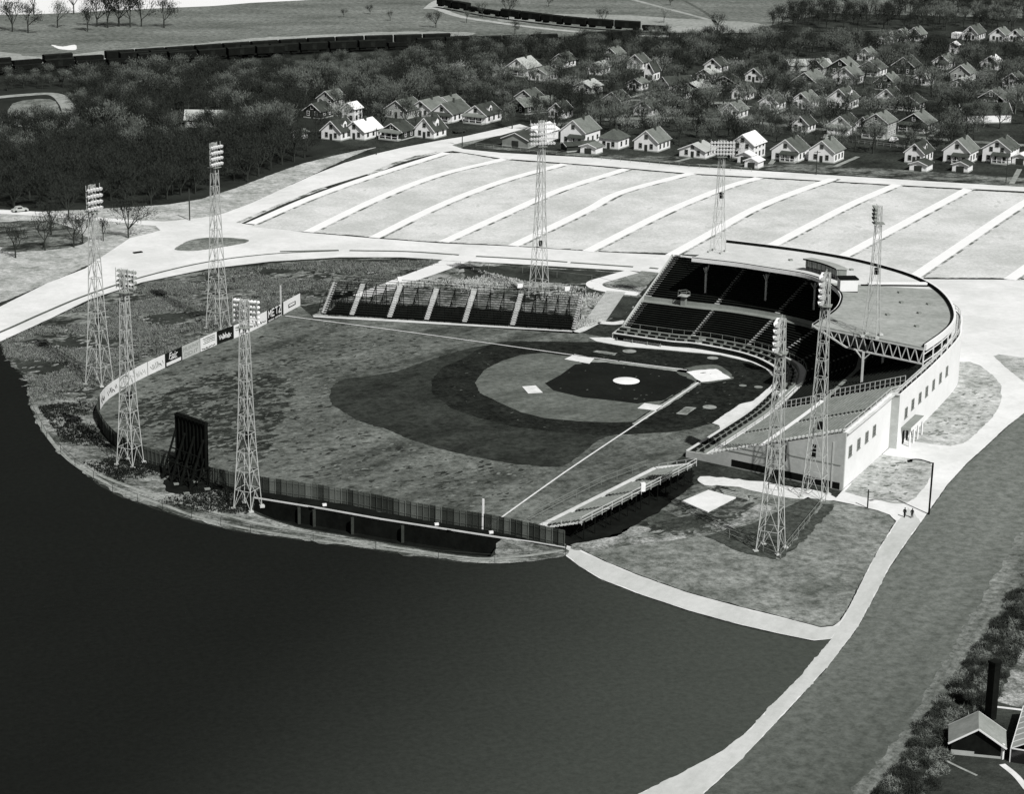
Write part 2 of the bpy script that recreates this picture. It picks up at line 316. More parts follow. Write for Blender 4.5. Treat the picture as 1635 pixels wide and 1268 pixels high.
# grass between the ring road and the field
sheet('rough_grass', [(0, 548), (76, 512), (144, 480), (227, 453), (329, 432), (430, 421), (541, 414), (640, 413), (720, 416), (581, 470), (478, 489), (400, 530), (346, 551), (290, 576), (235, 601), (205, 617), (180, 633), (160, 657), (156, 668), (160, 690), (120, 640), (60, 640), (47, 650), (45, 612), (12, 575)], Z(6), 'rough')
sheet('dark_weeds', smooth([(330, 440), (380, 428), (480, 420), (560, 416), (640, 415), (660, 420), (560, 426), (460, 436), (390, 446), (340, 452)], 4), Z(7), 'rough_dark')
sheet('dark_weeds', smooth([(180, 530), (240, 505), (330, 497), (300, 512), (230, 535), (150, 560), (100, 590), (60, 600), (20, 575), (90, 545)], 4), Z(7), 'rough_dark')
sheet('rough_grass', [(757, 419), (860, 427), (1011, 436), (1045, 440), (1000, 500), (920, 530), (500, 506), (536, 466), (600, 468), (739, 414)], Z(6), 'straw')
sheet('dark_lawn', [(745, 427), (800, 424), (860, 428), (960, 434), (992, 436), (945, 452), (900, 453), (800, 450), (740, 446)], Z(7), 'rough_dark')
sheet('dark_weeds', smooth([(905, 458), (945, 455), (975, 468), (960, 476), (930, 474)], 4), Z(7), 'rough_dark')
sheet('dark_weeds', smooth([(820, 474), (860, 470), (880, 475), (840, 484), (815, 480)], 4), Z(7), 'rough_dark')
ribbon('service_path', [(575, 474), (640, 450), (700, 428), (742, 410)], 4.2, Z(8), 'road_white', w2=7)
sheet('lawn', [(972, 455), (1024, 433), (1052, 436), (1030, 459)], Z(7), 'lawn_mid')
ribbon('footpath', [(1010, 434), (975, 444), (950, 452), (955, 460), (985, 466), (1020, 470)], 4, Z(8), 'road_white')
sheet('dark_lawn', [(990, 474), (1018, 475), (997, 508), (960, 512)], Z(7), 'rough_dark')
b = B()
for k in range(24):
    a = P(983, 471).lerp(P(950, 514), k/23.); b.box((a.x, a.y, .02+.10*(23-k)*.3), 4.6, .55, .16, atan2((P(950, 514)-P(983, 471)).y, (P(950, 514)-P(983, 471)).x)+pi/2)
tag(b.obj('path_steps', 'step_pale'), 'long flight of pale steps running down the slope between far bleachers and grandstand', 'steps')
ribbon('footpath', [(500, 507), (600, 511.5), (760, 521), (900, 530.5), (922, 530), (938, 523), (955, 514)], 2.0, Z(8), 'concrete')
ribbon('footpath', [(955, 515), (980, 517), (1000, 514)], 2.6, Z(8), 'concrete')
sheet('bank', smooth([(50, 655), (60, 640), (120, 628), (158, 640), (154, 668), (158, 690), (185, 722), (235, 742), (300, 766), (400, 788), (407, 797), (403, 818), (440, 833), (485, 846), (530, 854), (589, 864), (640, 873), (694, 883), (740, 889), (785, 891), (803, 861), (900, 876), (903, 888), (880, 893), (820, 900), (760, 900), (700, 893), (600, 879), (500, 865), (400, 852), (330, 837), (260, 816), (180, 787), (120, 744), (75, 701)], 3), Z(7), 'bank')
ribbon('bank_track', [(140, 752), (200, 776), (262, 797), (330, 815), (400, 834), (480, 850), (580, 867), (680, 883), (760, 893), (830, 890), (900, 880)], .9, Z(8), 'chalk_soft')
ribbon('bank_track', [(60, 672), (90, 715), (130, 750), (200, 786), (262, 808), (340, 834), (480, 860), (600, 876), (700, 889), (770, 896), (840, 894)], .8, Z(8), 'chalk_soft')
sheet('painted_shade', [(235, 739), (338, 772), (416, 787), (540, 805), (683, 833), (798, 852), (901, 875), (900, 878), (800, 860), (694, 843), (607, 829), (512, 812), (406, 795), (338, 782), (235, 750)], Z(8), 'ditch')  # dark strip paints the fence's shade along its foot
# the ditch: floor, wall, lip
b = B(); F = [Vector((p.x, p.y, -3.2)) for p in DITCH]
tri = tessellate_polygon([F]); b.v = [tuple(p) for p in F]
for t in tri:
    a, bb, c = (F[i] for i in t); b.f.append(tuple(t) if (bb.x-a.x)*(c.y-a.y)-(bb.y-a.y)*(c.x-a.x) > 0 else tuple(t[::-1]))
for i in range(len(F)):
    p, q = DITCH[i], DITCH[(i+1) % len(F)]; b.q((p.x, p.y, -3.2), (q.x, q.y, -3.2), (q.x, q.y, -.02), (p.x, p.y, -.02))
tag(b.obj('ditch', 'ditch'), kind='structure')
rw = thing('retaining_wall', 'pale concrete lip of the sunken ditch below the plank fence', 'retaining wall')
L = PP(lip+[(850, 867), (902, 876)])
for i in range(len(L)-1):
    B().beam(L[i]+Vector((0, 0, .12)), L[i+1]+Vector((0, 0, .12)), .25, .22).obj('coping', 'concrete', rw)
for x, y in ((475, 806), (499, 810), (560, 822), (640, 835)):
    p = P(x, y); B().box((p.x, p.y-.9, -3.2), .5, .4, 3.0).obj('buttress', 'board_b', rw)
for x, y in ((518, 809), (697, 840), (784, 853)):
    p = P(x, y); tag(B().box((p.x, p.y, .1), .7, .4, .4).obj('valve_box', 'lamp_white'), {518: 'small white box on the ditch lip nearest the centre field tower', 697: 'small white box halfway along the ditch lip', 784: 'small white box on the ditch lip nearest the left field corner'}[x], 'box')

# ------------------------------------------------------------ the ball field
FENCE = [(478.6, 488.7), (400.6, 530), (346.5, 551), (290, 576), (235, 601), (205, 617), (180, 633), (167.7, 643), (159.5, 655), (156, 668), (160, 681), (172, 700), (191, 718), (212, 730), (235, 738), (270, 750), (338, 771), (416, 786), (540, 804), (683, 831.6), (798, 851), (901, 873.5)]
sheet('outfield', [(p[0], p[1]) for p in FENCE]+[(1050, 760), (1098, 722), (1199, 654), (1240, 620), (1244, 600), (1200, 575), (1064, 553), (980, 542), (920, 531), (500, 507)], Z(8), 'outfield')
sheet('mown_outfield', smooth([(853, 548), (770, 553), (702, 570), (638, 592), (584, 602), (551, 606), (531, 619), (527, 642), (544, 656), (574, 673), (618, 687), (665, 706), (719, 722), (770, 733), (820, 742), (878, 747), (904, 743), (925, 728), (951, 708), (1000, 672), (950, 600)], 4), Z(9), 'outfield_cut')
OFP = [(175, 660), (235, 610), (346, 562), (478, 505), (620, 530), (700, 545), (640, 585), (540, 600), (520, 640), (560, 680), (700, 725), (880, 752), (780, 815), (540, 785), (416, 765), (250, 730)]
patches('dark_turf', [(185, 668), (250, 630), (330, 600), (420, 590), (470, 620), (440, 700), (430, 735), (345, 720), (250, 700)], 900, 1.0, 'turf_dark', Z(8)+.003, 'dark clumps in the grass of deep centre field', seed=3)
patches('dark_turf', OFP, 900, .55, 'turf_dark', Z(8)+.0045, 'small dark clumps scattered in the outfield grass', seed=4)
patches('pale_turf', OFP, 1000, .5, 'turf_pale', Z(8)+.006, 'pale dry spots scattered in the outfield grass', seed=5)
patches('pale_turf', [(190, 640), (330, 585), (470, 570), (530, 610), (500, 700), (400, 740), (300, 735)], 380, 0.6, 'turf_pale', Z(8)+.009, 'pale dry spots in the deep outfield near the centre field fence', seed=6)
patches('infield_wear', [(700, 600), (760, 560), (1180, 585), (1220, 610), (1130, 680), (870, 690), (740, 650)], 120, 0.3, 'skin', Z(14)+.002, 'small worn spots in the dark infield turf', seed=8)
sheet('dark_infield', [(786, 550), (853, 546), (937, 547), (952, 547), (1003, 556), (1065, 561), (1150, 569), (1199, 580), (1223, 590), (1236, 605), (1231, 617), (1203, 641), (1182, 646), (1138, 677), (1100, 687), (1060, 692), (1000, 695), (954, 696), (887, 691), (817, 682), (766, 669), (719, 652), (690, 629), (689, 608), (706, 588), (736, 575), (762, 560)], Z(10), 'infield_dark')
sheet('warning_track', [(940, 540), (975, 540), (1064, 551), (1150, 562), (1199, 572), (1224, 580), (1242, 592), (1244, 604), (1238, 620), (1199, 655), (1150, 690), (1149, 681), (1137, 677), (1182, 646.5), (1203, 641), (1231, 617), (1236, 605), (1223, 590), (1199, 579.5), (1150, 568), (1065, 560), (1003, 555), (952, 546)], Z(12), 'track')
sheet('infield_skin', [(914, 571), (867, 564.5), (830, 568), (800, 578), (773, 592), (758, 612), (766, 629), (793, 642), (830, 659), (870, 669), (921, 674), (970, 676), (1011, 675), (1037, 657), (1075, 632), (1030, 620), (940, 590)], Z(11), 'skin')
sheet('infield_grass', smooth([(870, 613.5), (895, 600), (918, 583), (967, 579), (1040, 588), (1082, 596), (1098, 601), (1108, 608.5), (1090, 620), (1060, 641), (1038, 643), (1018, 646), (979, 641), (930, 636), (884, 625)], 1), Z(12), 'infield_grass')
sheet('base_path', [(941, 574), (1100, 591), (1096, 597), (1040, 589), (967, 580), (938, 580)], Z(13), 'chalk_soft')
sheet('base_path', [(1117, 607), (1122, 611), (1062, 652), (1013, 680), (1009, 678), (1045, 654)], Z(13), 'chalk_soft')
ribbon('foul_line', [(1097, 592.5), (926, 569.8), (786, 550), (620, 527), (455, 505.5)], .38, Z(14), 'chalk', 2)
ribbon('foul_line', [(1115, 612), (1013, 681), (900, 757), (801, 828), (778, 844)], .34, Z(14), 'chalk', 2)
sheet('home_plate_dirt', smooth([(1080, 596), (1100, 588), (1125, 584), (1150, 586), (1172, 604), (1155, 609), (1120, 613)], 4), Z(13), 'skin', jit=.4)
sheet('home_plate_dirt', [(1096, 595), (1120, 592), (1143, 590.5), (1167, 605.5), (1143, 609), (1119, 611.5)], Z(14), 'dirt_white')
for q in ([(901, 575), (917, 567.2), (949.5, 573), (941, 582.3)], [(833.5, 618.6), (855.3, 617), (867, 628.7), (843.5, 630)], [(1017.6, 653.8), (1029, 645.2), (1058.4, 649.6), (1049, 657.5)]):
    sheet('base_dirt', q, Z(14), 'chalk')
p = P(1000, 609.5); b = B(); n = 28
for k in range(n):
    for r, z in ((2.75, .2), (1.6, .36), (.6, .45)): b.v.append((p.x+r*cos(k*2*pi/n), p.y+r*sin(k*2*pi/n), z))
for k in range(n):
    a, c = 3*k, 3*((k+1) % n)
    b.f += [(a, c, c+1, a+1), (a+1, c+1, c+2, a+2)]
b.f.append(tuple(3*k+2 for k in range(n)))
tag(b.obj('pitchers_mound', 'dirt_white'), kind='structure')
def disc(name, x, y, r, z, m, n=20, ry=None):
    p = P(x, y); ry = ry or r; return sheet(name, [Vector((p.x+r*cos(k*2*pi/n), p.y+ry*sin(k*2*pi/n), 0)) for k in range(n)], z, m)
for x, y, r in ((1005, 562, 1.5), (1138, 573, 1.2), (1211, 619.5, .9), (1133, 651.5, 1.4), (1186, 617, .8)): disc('on_deck_circle', x, y, r, Z(13), 'chalk_soft')
for q in ([(946, 563), (953, 561), (986, 565), (981, 569)], [(1079, 662), (1095, 651), (1112, 652.5), (1096, 664)]):
    sheet('bullpen_mat', q, Z(13), 'chalk_soft'); c = [sum(a[i] for a in q)/4 for i in (0, 1)]
    sheet('bullpen_mat', [(c[0]+(a[0]-c[0])*.75, c[1]+(a[1]-c[1])*.75) for a in q], Z(14), 'lawn_mid')

# worn spots
patches('weeds', [(0, 560), (144, 484), (329, 436), (541, 418), (690, 422), (581, 465), (478, 484), (346, 538), (235, 590), (150, 655), (60, 640)], 900, 0.9, 'turf_dark', Z(7)+.002, 'dark weedy patches in the rough beyond the right field boards', seed=11)
patches('dry_weeds', [(0, 560), (144, 484), (329, 436), (541, 418), (690, 422), (581, 465), (478, 484), (346, 538), (235, 590), (150, 655), (60, 640)], 900, 0.75, 'straw', Z(7)+.0135-.002, 'dry pale patches in the rough beyond the right field boards', seed=12)
patches('weeds', [(760, 422), (985, 440), (940, 460), (985, 475), (950, 520), (905, 485), (640, 460), (700, 435)], 300, 0.8, 'turf_dark', Z(7)+.003, 'dark weedy patches on the slope behind the right field bleachers', seed=13)
patches('worn_gravel', [(420, 360), (713, 247), (1100, 282), (1460, 301), (1640, 312), (1640, 440), (1235, 410), (950, 398), (590, 376)], 260, 1.0, 'lot_worn', Z(6)+.003, 'grey worn patches of gravel across the parking lot', seed=14, cat='gravel', elong=3.2, ang=.9)
sheet('lawn', [(1519, 578), (1548.6, 578), (1566, 585), (1586, 600.6), (1598, 616), (1599, 636), (1594, 653.6), (1581, 671), (1561, 691), (1538.5, 709), (1518, 713), (1480, 709), (1440, 703), (1475, 664), (1502, 635), (1515, 614)], Z(7), 'lawn_pale')
sheet('lawn', [(1586, 569), (1594, 566.5), (1635, 571.5), (1750, 590), (1680, 640), (1635, 610.6), (1607, 588)], Z(7), 'lawn_pale')
sheet('lawn', [(1399, 724), (1421.6, 729), (1457, 733.5), (1485, 738), (1490, 749), (1482, 770.7), (1463, 795), (1446, 805), (1430, 805), (1388.5, 797), (1349, 786)], Z(7), 'lawn_pale')
sheet('lawn', [(1331, 801), (1361, 807), (1402, 817), (1420, 824), (1429, 834), (1400, 882), (1370, 938), (1353, 972), (1341, 992), (1329, 1000), (1310, 1002), (1250, 986), (1180, 969), (1100, 947), (1020, 919), (960, 894), (925, 877), (907, 870), (985, 858), (1060, 812), (1110, 775), (1160, 770), (1250, 785), (1300, 795)], Z(6), 'lawn_mid')
sheet('rough_grass', smooth([(1000, 850), (1040, 845), (1100, 850), (1170, 845), (1215, 825), (1160, 780), (1110, 775), (1060, 810), (1020, 830)], 3), Z(7), 'rough')
sheet('dark_weeds', smooth([(1035, 822), (1060, 816), (1090, 830), (1130, 836), (1100, 846), (1060, 848), (1035, 838)], 3), Z(8), 'lawn_dark', jit=.6)
ribbon('dirt_track', [(930, 878), (990, 868), (1060, 860), (1130, 847), (1190, 828), (1225, 808)], 3.2, Z(8), 'straw')
sheet('sandy_ground', smooth([(912, 874), (960, 862), (1010, 842), (1040, 846), (1020, 856), (960, 872), (925, 880)], 3), Z(9), 'straw', jit=.6)
sheet('sandy_ground', smooth([(1118, 762), (1180, 766), (1260, 778), (1310, 786), (1335, 800), (1260, 796), (1225, 790), (1170, 778), (1125, 776)], 3), Z(9), 'track', jit=.4)
sheet('fenced_grass', [(1146, 851), (1200, 838), (1290, 795), (1312, 805), (1245, 893)], Z(9), 'lawn_dark')
sheet('turned_strip', [(1125, 858), (1148, 850), (1240, 887), (1244, 897), (1180, 882)], Z(10), 'lawn_dark', jit=.35); sheet('turned_strip', [(1246, 895), (1250, 885), (1312, 806), (1332, 806), (1285, 866)], Z(10), 'lawn_dark', jit=.35)
patches('dark_turf', [(1525, 585), (1590, 610), (1590, 650), (1530, 700), (1450, 700), (1500, 645)], 160, 0.5, 'lawn_mid', Z(7)+.003, 'grey patches on the oval lawn beside the white outer wall', seed=23)
patches('dark_turf', [(1360, 780), (1405, 730), (1480, 745), (1450, 798), (1400, 795)], 90, 0.5, 'lawn_mid', Z(7)+.003, 'grey patches on the small lawn by the grandstand corner', seed=24)
patches('weeds', [(1030, 850), (1100, 800), (1150, 775), (1215, 800), (1160, 845), (1080, 858)], 260, 0.6, 'rough_dark', Z(8)+.003, 'dark weedy patches around the white slab', seed=25)
q = PP([(1088, 803), (1131, 785), (1175, 797), (1130, 820)])
tag(B().prism(q, 0, .3).obj('concrete_slab', 'pavement'), 'big white concrete slab lying on the grass beside the near bleachers', 'slab')
tp = thing('timber_pile', 'low stack of long pale timbers by the grandstand end wall', 'timber pile')
for k in range(6):
    a = P(1150+k*1.2, 784+k*1.6); c = P(1192+k*.5, 795+k*1.2)
    B().beam(a+Vector((0, 0, .2+.22*(k % 2))), c+Vector((0, 0, .2+.22*(k % 2))), .28).obj('timber', 'timber' if k % 2 else 'wall_grey', tp)

# ------------------------------------------------------------ grandstand
def V2(v): return Vector((v[0], v[1], 0))
Fp = [P(980, 533, 1.2), P(1064.6, 545, 1.2), P(1110, 549, 1.2), P(1170, 560, 1.2), P(1205, 570, 1.2), P(1225, 579, 1.2), P(1239, 588, 1.2), P(1243, 598, 1.2), P(1241, 608, 1.2), P(1236, 619, 1.2), Vector((7.3, -15.8, 0)), Vector((-3.8, -28.3, 0)), Vector((-14.5, -38.2, 0)), Vector((-26.6, -48.9, 0))]
Op = [Vector((16.7, 57.6, 0)), Vector((27, 49.4, 0)), Vector((34, 43, 0)), Vector((41, 35, 0)), Vector((47.3, 26, 0)), Vector((52, 15.5, 0)), Vector((54.8, 4, 0)), Vector((54.3, -5.5, 0)), Vector((49, -15, 0)), Vector((43.5, -23, 0)), Vector((28.6, -38.8, 0)), Vector((16.4, -51.0, 0)), Vector((5.5, -61.8, 0)), Vector((-7.8, -74.6, 0))]
NS = 10; Fc = cr([V2(p) for p in Fp], NS); Oc = cr([V2(p) for p in Op], NS); NT = len(Fc)-1
def st(t, f, z):
    t = max(0, min(NT, t)); i = min(int(t), NT-1); a = t-i
    F = Fc[i].lerp(Fc[i+1], a); O = Oc[i].lerp(Oc[i+1], a); p = F+(O-F)*f
    return Vector((p.x, p.y, z))
def ztop(t): return 12.0-1.25*min(1, t/ (NT*.75))
def zs(t, z): return z*ztop(t)/10.8          # scale a height of the standard section
gs = thing('grandstand', 'curved concrete grandstand with dark bench rows and a flat pale roof behind home plate', 'grandstand')
def strip(name, m, t0, t1, prof, par=None, dt=2.0, closed=False, caps=True):
    """sweep a cross-section [(f,z)...] from station t0 to t1"""
    k = max(1, int(math.ceil((t1-t0)/dt))); b = B(); n = len(prof)
    for i in range(k+1):
        t = t0+(t1-t0)*i/k
        for f, z in prof: b.v.append(tuple(st(t, f, zs(t, z))))
    for i in range(k):
        for j in range(n if closed else n-1):
            j2 = (j+1) % n; b.f.append((i*n+j, (i+1)*n+j, (i+1)*n+j2, i*n+j2))
    if closed and caps: b.f.append(tuple(range(n))); b.f.append(tuple(reversed(range(k*n, k*n+n))))
    return b.obj(name, m, par or gs)
def rect(f0, f1, z0, z1): return [(f0, z0), (f0, z1), (f1, z1), (f1, z0)]
TR = 10*11.0       # station where the roof ends and the open wing begins
T_RAIL = 109.0
# front wall, dugout, box floor, walkways
strip('front_wall', 'seat_dark', 0, NT, rect(-.004, .006, 0, 1.15), closed=True)
strip('wall_cap', 'concrete', 0, NT, rect(-.008, .010, 1.15, 1.27), closed=True)
strip('box_floor', 'concrete', 0, NT, [(.012, 0.2), (.012, .75), (.055, .75), (.055, 1.0), (.108, 1.0), (.108, 1.2), (.155, 1.2), (.155, 1.3)])
strip('box_rail', 'aisle', 0, NT, rect(.056, .064, 1.0, 1.45), closed=True)
strip('box_rail', 'aisle', 0, NT, rect(.108, .116, 1.1, 1.75), closed=True)
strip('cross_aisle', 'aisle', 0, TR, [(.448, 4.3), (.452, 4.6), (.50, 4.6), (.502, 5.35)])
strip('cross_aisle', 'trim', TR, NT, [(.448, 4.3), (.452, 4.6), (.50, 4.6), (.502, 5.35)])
bs = B().box((0, 0, 0), 1.75, .42, .52); bs2 = B().box((0, .0, .52), 1.75, .1, .35); bs.v += bs2.v; bs.f += [tuple(i+8 for i in f) for f in bs2.f]
box_me = bs.mesh('box_chairs', 'seat_dark'); part_me = B().box((0, 0, 0), .14, 1.3, .55).mesh('box_partition', 'aisle')
t = .8
while t < NT-.5:
    i = min(int(t), NT-1); seg = (Fc[i+1]-Fc[i]).length; 
    a = st(t, .03, 0); c = st(t+.02, .03, 0); d = c-a; ang = atan2(d.y, d.x)
    for f, z in ((.034, zs(t, .75)), (.082, zs(t, 1.0))):
        p = st(t, f, z); link('box_chairs', box_me, gs, p, (0, 0, ang+pi))
    p = st(t+1.25/seg, .034, zs(t, .75)); link('box_partition', part_me, gs, p, (0, 0, ang))
    p = st(t+1.25/seg, .082, zs(t, 1.0)); link('box_partition', part_me, gs, p, (0, 0, ang))
    t += 2.5/seg
# rows of benches between the aisles
AIS = [0, 15, 31, 45, 57, 70, 83, 96, T_RAIL, 121, NT]
NLO, NUP = 12, 19
for tier, (f0, f1, z0, z1, n) in enumerate(((.158, .448, 1.35, 4.35, NLO), (.502, .985, 5.4, 10.5, NUP))):
    df = (f1-f0)/n; dz = (z1-z0)/n
    for si in range(len(AIS)-1):
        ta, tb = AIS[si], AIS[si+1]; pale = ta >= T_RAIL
        g = .45
        prof = []
        for r in range(n):
            prof += [(f0+r*df, z0+r*dz), (f0+(r+1)*df, z0+r*dz)]
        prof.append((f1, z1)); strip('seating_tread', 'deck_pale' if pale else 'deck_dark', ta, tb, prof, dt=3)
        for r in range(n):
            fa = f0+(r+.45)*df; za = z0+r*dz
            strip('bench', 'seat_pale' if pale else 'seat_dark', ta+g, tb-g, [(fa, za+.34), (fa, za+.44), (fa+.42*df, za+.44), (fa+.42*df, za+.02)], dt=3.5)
    # stairs in the aisles
    for ta in AIS:
        b = B()
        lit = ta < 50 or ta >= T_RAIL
        for r in range(n):
            w = .55 if 0 < ta < NT else .75; tt = min(max(ta, .6), NT-.6)
            i = min(int(tt), NT-1); seg = (Fc[i+1]-Fc[i]).length+(Oc[i+1]-Oc[i]).length; w = w/(seg/2)
            fa = f0+(r+.1)*df; za = zs(tt, z0+r*dz)+.06
            p = [st(tt-w, fa, za), st(tt+w, fa, za), st(tt+w, fa+.5*df, za), st(tt-w, fa+.5*df, za)]
            b.q(*p); q = [v-Vector((0, 0, .25)) for v in p]; b.q(p[1], p[0], q[0], q[1]); b.q(p[2], p[1], q[1], q[2]); b.q(p[0], p[3], q[3], q[0])
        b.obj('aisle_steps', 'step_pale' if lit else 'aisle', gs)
# railing lines behind the boxes
b = B(); t = 0
while t < NT: b.beam(st(t, .157, zs(t, 1.3)), st(t, .157, zs(t, 2.3)), .07); b.beam(st(t, .157, zs(t, 2.3)), st(min(t+3, NT), .157, zs(t, 2.3)), .06); t += 3
b.obj('rail', 'aisle', gs)
# outer wall: main building and wing
def wall(name, m, pts, z0, z1, th=.35):
    b = B(); k = len(pts)
    for i, p in enumerate(pts):
        d = pts[min(i+1, k-1)]-pts[max(i-1, 0)]; d.z = 0; d.normalize(); n = Vector((d.y, -d.x, 0)); z0i = z0(i) if callable(z0) else z0; z1i = z1(i) if callable(z1) else z1
        for q, z in ((p, z0i), (p, z1i), (p+n*th, z1i), (p+n*th, z0i)): b.v.append((q.x, q.y, z))
    for i in range(k-1):
        for j in range(4): j2 = (j+1) % 4; b.f.append((4*i+j, 4*i+j2, 4*i+4+j2, 4*i+4+j))
    b.f.append((3, 2, 1, 0)); b.f.append((4*k-4, 4*k-3, 4*k-2, 4*k-1)); return b.obj(name, m, gs)
tB = 114      # step between main building and wing
def outer(t, off):
    a = st(t-.3, 1, 0); c = st(t+.3, 1, 0); d = (c-a).normalized(); n = Vector((d.y, -d.x, 0))
    if n.dot(st(t, 1, 0)-st(t, 0, 0)) < 0: n = -n
    return st(t, 1, 0)+n*off, n, d
main_pts = [outer(t, .9)[0] for t in [0, 5]+list(range(10, tB, 3))+[tB]]; tt_ = [0, 5]+list(range(10, tB, 3))+[tB]
wall('outer_wall', 'wall_white', main_pts, 0, lambda i: ztop(tt_[i])-.2, -.35)
wing_pts = [outer(t, -.7)[0] for t in (tB-.6, tB+6, tB+12, NT)]
wall('outer_wall', 'wall_white', wing_pts, 0, 10.75, -.4)
for k in range(2): pass
pa, pb = outer(tB, 1.25)[0], outer(tB, -.7)[0]
wall('return_wall', 'concrete_wall', [outer(tB+.02, -.6)[0], pa], 0, 10.6, -.2)
B().beam(pa+Vector((0, 0, 10.7)), outer(tB, -.5)[0]+Vector((0, 0, 10.7)), .5, .3).obj('coping', 'concrete', gs)
# top landing behind last row
strip('top_landing', 'concrete', 0, NT, [(.985, 10.5), (.985, 10.62), (1.015, 10.62)])
b = B()
for t in range(10, NT, 2):
    o1, n1, d1 = outer(t, .75 if t < tB else -.5); z = ztop(t)-.2; b.beam(o1+Vector((0, 0, z)), o1+Vector((0, 0, z+1.15)), .1)
    if t+2 <= NT:
        o2 = outer(t+2, .75 if t+2 < tB else -.5)[0]
        for h in (.55, 1.15): b.beam(o1+Vector((0, 0, z+h)), o2+Vector((0, 0, z+h)), .08)
b.obj('parapet_rail', 'steel_pale', gs)
# windows of the outer wall
def window(o, n, w, h, z, par, fr='wall_grey'):
    a = atan2(n.y, n.x)-pi/2; e = thing_part('window', par, o+n*.02+Vector((0, 0, z)), a)
    B().box((0, .0, 0), w, .10, h).obj('pane', 'glass', e)
    b = B(); b.box((0, .03, -.15), w+.3, .32, .12)
    for x in (-w/2, 0, w/2): b.box((x, .03, 0), .09, .14, h)
    for zz in (0, h*.33, h*.66, h-.06): b.box((0, .04, zz), w, .13, .07)
    b.obj('window_frame', fr, e)
def thing_part(name, par, loc, a):
    o = bpy.data.objects.new(name, None); o.empty_display_size = .2; C.objects.link(o); o.parent = par; o.location = loc; o.rotation_euler = (0, 0, a); return o
def on_wall(x, y, ts, off, z):
    """station whose outer wall point at height z lies nearest the pixel"""
    best = min(ts, key=lambda t: abs(proj(outer(t, off)[0]+Vector((0, 0, z)))[0]-x)); return best
def proj(p):
    d = p-CAMP; return W0/2+FOC*d.dot(rgt)/d.dot(fwd), H0/2-FOC*d.dot(upv)/d.dot(fwd)
def find(x, y, off, t0, t1):
    bt, be = None, 1e9
    t = t0
    while t < t1:
        o = outer(t, off)[0]
        for zi in range(0, 24):
            q = proj(o+Vector((0, 0, zi*.5))); e = hypot(q[0]-x, q[1]-y)
            if e < be: be = e; bt = (t, zi*.5)
        t += .25
    return bt
for x, y in ((1512, 593), (1501.5, 603.5), (1490.5, 614), (1479, 624), (1468, 634), (1457.5, 645), (1446, 657)):
    t, z = find(x, y, 1.27, 70, tB)
    o, n, d = outer(t, 1.27); window(o, n, 1.5, 1.9, z-1.0, gs)
for x, y in ((1357, 719), (1371, 708), (1383, 697), (1395, 686)):
    t, z = find(x, y, -.28, tB, NT); o, n, d = outer(t, -.28); window(o, n, 1.5, 1.9, z-1.0, gs)
# entrance canopy and doors
t, z = find(1430, 677, .95, 95, tB); o, n, d = outer(t, .9); t0_, _ = find(1417, 690, .95, 100, tB)
for k in (0,):
    A, Bq = outer(112.5, 1.26)[0], outer(106.5, 1.26)[0]
    q = [A, Bq, Bq+n*1.9, A+n*1.9]
    B().prism(q, 3.3, 3.7).obj('canopy', 'wall_grey', gs)
    B().prism([A+n*1.9, Bq+n*1.9, Bq+n*2.02, A+n*2.02], 3.2, 3.8).obj('canopy_fascia', 'wall_white', gs)
for tt in (111.3, 109.6, 107.8):
    o, n, d = outer(tt, 1.26); a = atan2(n.y, n.x)-pi/2; dr = B().box((0, .04, 0), 1.2, .12, 2.5).obj('door', 'lamp_dark', gs, loc=o); dr.rotation_euler = (0, 0, a)
for tt in (112.3, 110.5, 108.8, 107):
    o, n, d = outer(tt, 3.0); B().box(o, .25, .25, 3.2).obj('canopy_post', 'trim', gs)
# end walls of the two wings
def end_wall(t, m, off):
    prof = [(0, 1.2), (.108, 1.4), (.155, 1.5), (.45, 4.9), (.50, 5.3), (1.0, 10.9)]
    a = st(t, 0, 0); c = st(t, 1, 0); d = (c-a).normalized(); n = Vector((d.y, -d.x, 0)); n = n if n.dot(st(0 if t > 5 else NT, .5, 0)-st(t, .5, 0)) < 0 else -n
    b = B(); k = len(prof)
    for s_ in (0, .35):
        for f, z in prof: p = st(t, f, zs(t, z))+n*(off+s_); b.v.append(tuple(p))
        for f, z in prof: p = st(t, f, 0)+n*(off+s_); b.v.append(tuple(p))
    for i in range(k-1):
        b.f += [(i, i+1, k+i+1, k+i), (2*k+i+1, 2*k+i, 3*k+i, 3*k+i+1), (i, 2*k+i, 2*k+i+1, i+1)]
    b.f += [(0, k, 3*k, 2*k), (k-1, 3*k-1, 4*k-1, 2*k-1)]
    b.obj('end_wall', m, gs); return n
nL = end_wall(NT, 'concrete_wall', .05); nR = end_wall(0, 'concrete_wall', .05)
for f0_, f1_, z0_, z1_ in ((.30, .55, .25, 1.5), (.56, .80, .25, 1.5), (.81, .98, .2, 1.4)):
    q = [st(NT, f, z)+nL*.45 for f, z in ((f0_, z0_), (f1_, z0_), (f1_, z1_), (f0_, z1_))]
    b = B(); b.q(*q); b.q(*[v-nL*.06 for v in q][::-1])
    for i in range(4): b.q(q[i], q[(i+1) % 4], q[(i+1) % 4]-nL*.06, q[i]-nL*.06)
    b.obj('wall_opening', 'black', gs)
for f, z, w, h in ((.81, 5.0, .03, 1.7), (.81, 6.9, .03, .6), (.53, 3.2, .008, 1.5), (.64, 3.3, .006, 3.0)):
    q = [st(NT, ff, zz)+nL*.44 for ff, zz in ((f-w/2, z), (f+w/2, z), (f+w/2, z+h), (f-w/2, z+h))]
    b = B(); b.q(*q); b.q(*[v-nL*.05 for v in q][::-1])
    for i in range(4): b.q(q[i], q[(i+1) % 4], q[(i+1) % 4]-nL*.05, q[i]-nL*.05)
    b.obj('wall_opening', 'black', gs)
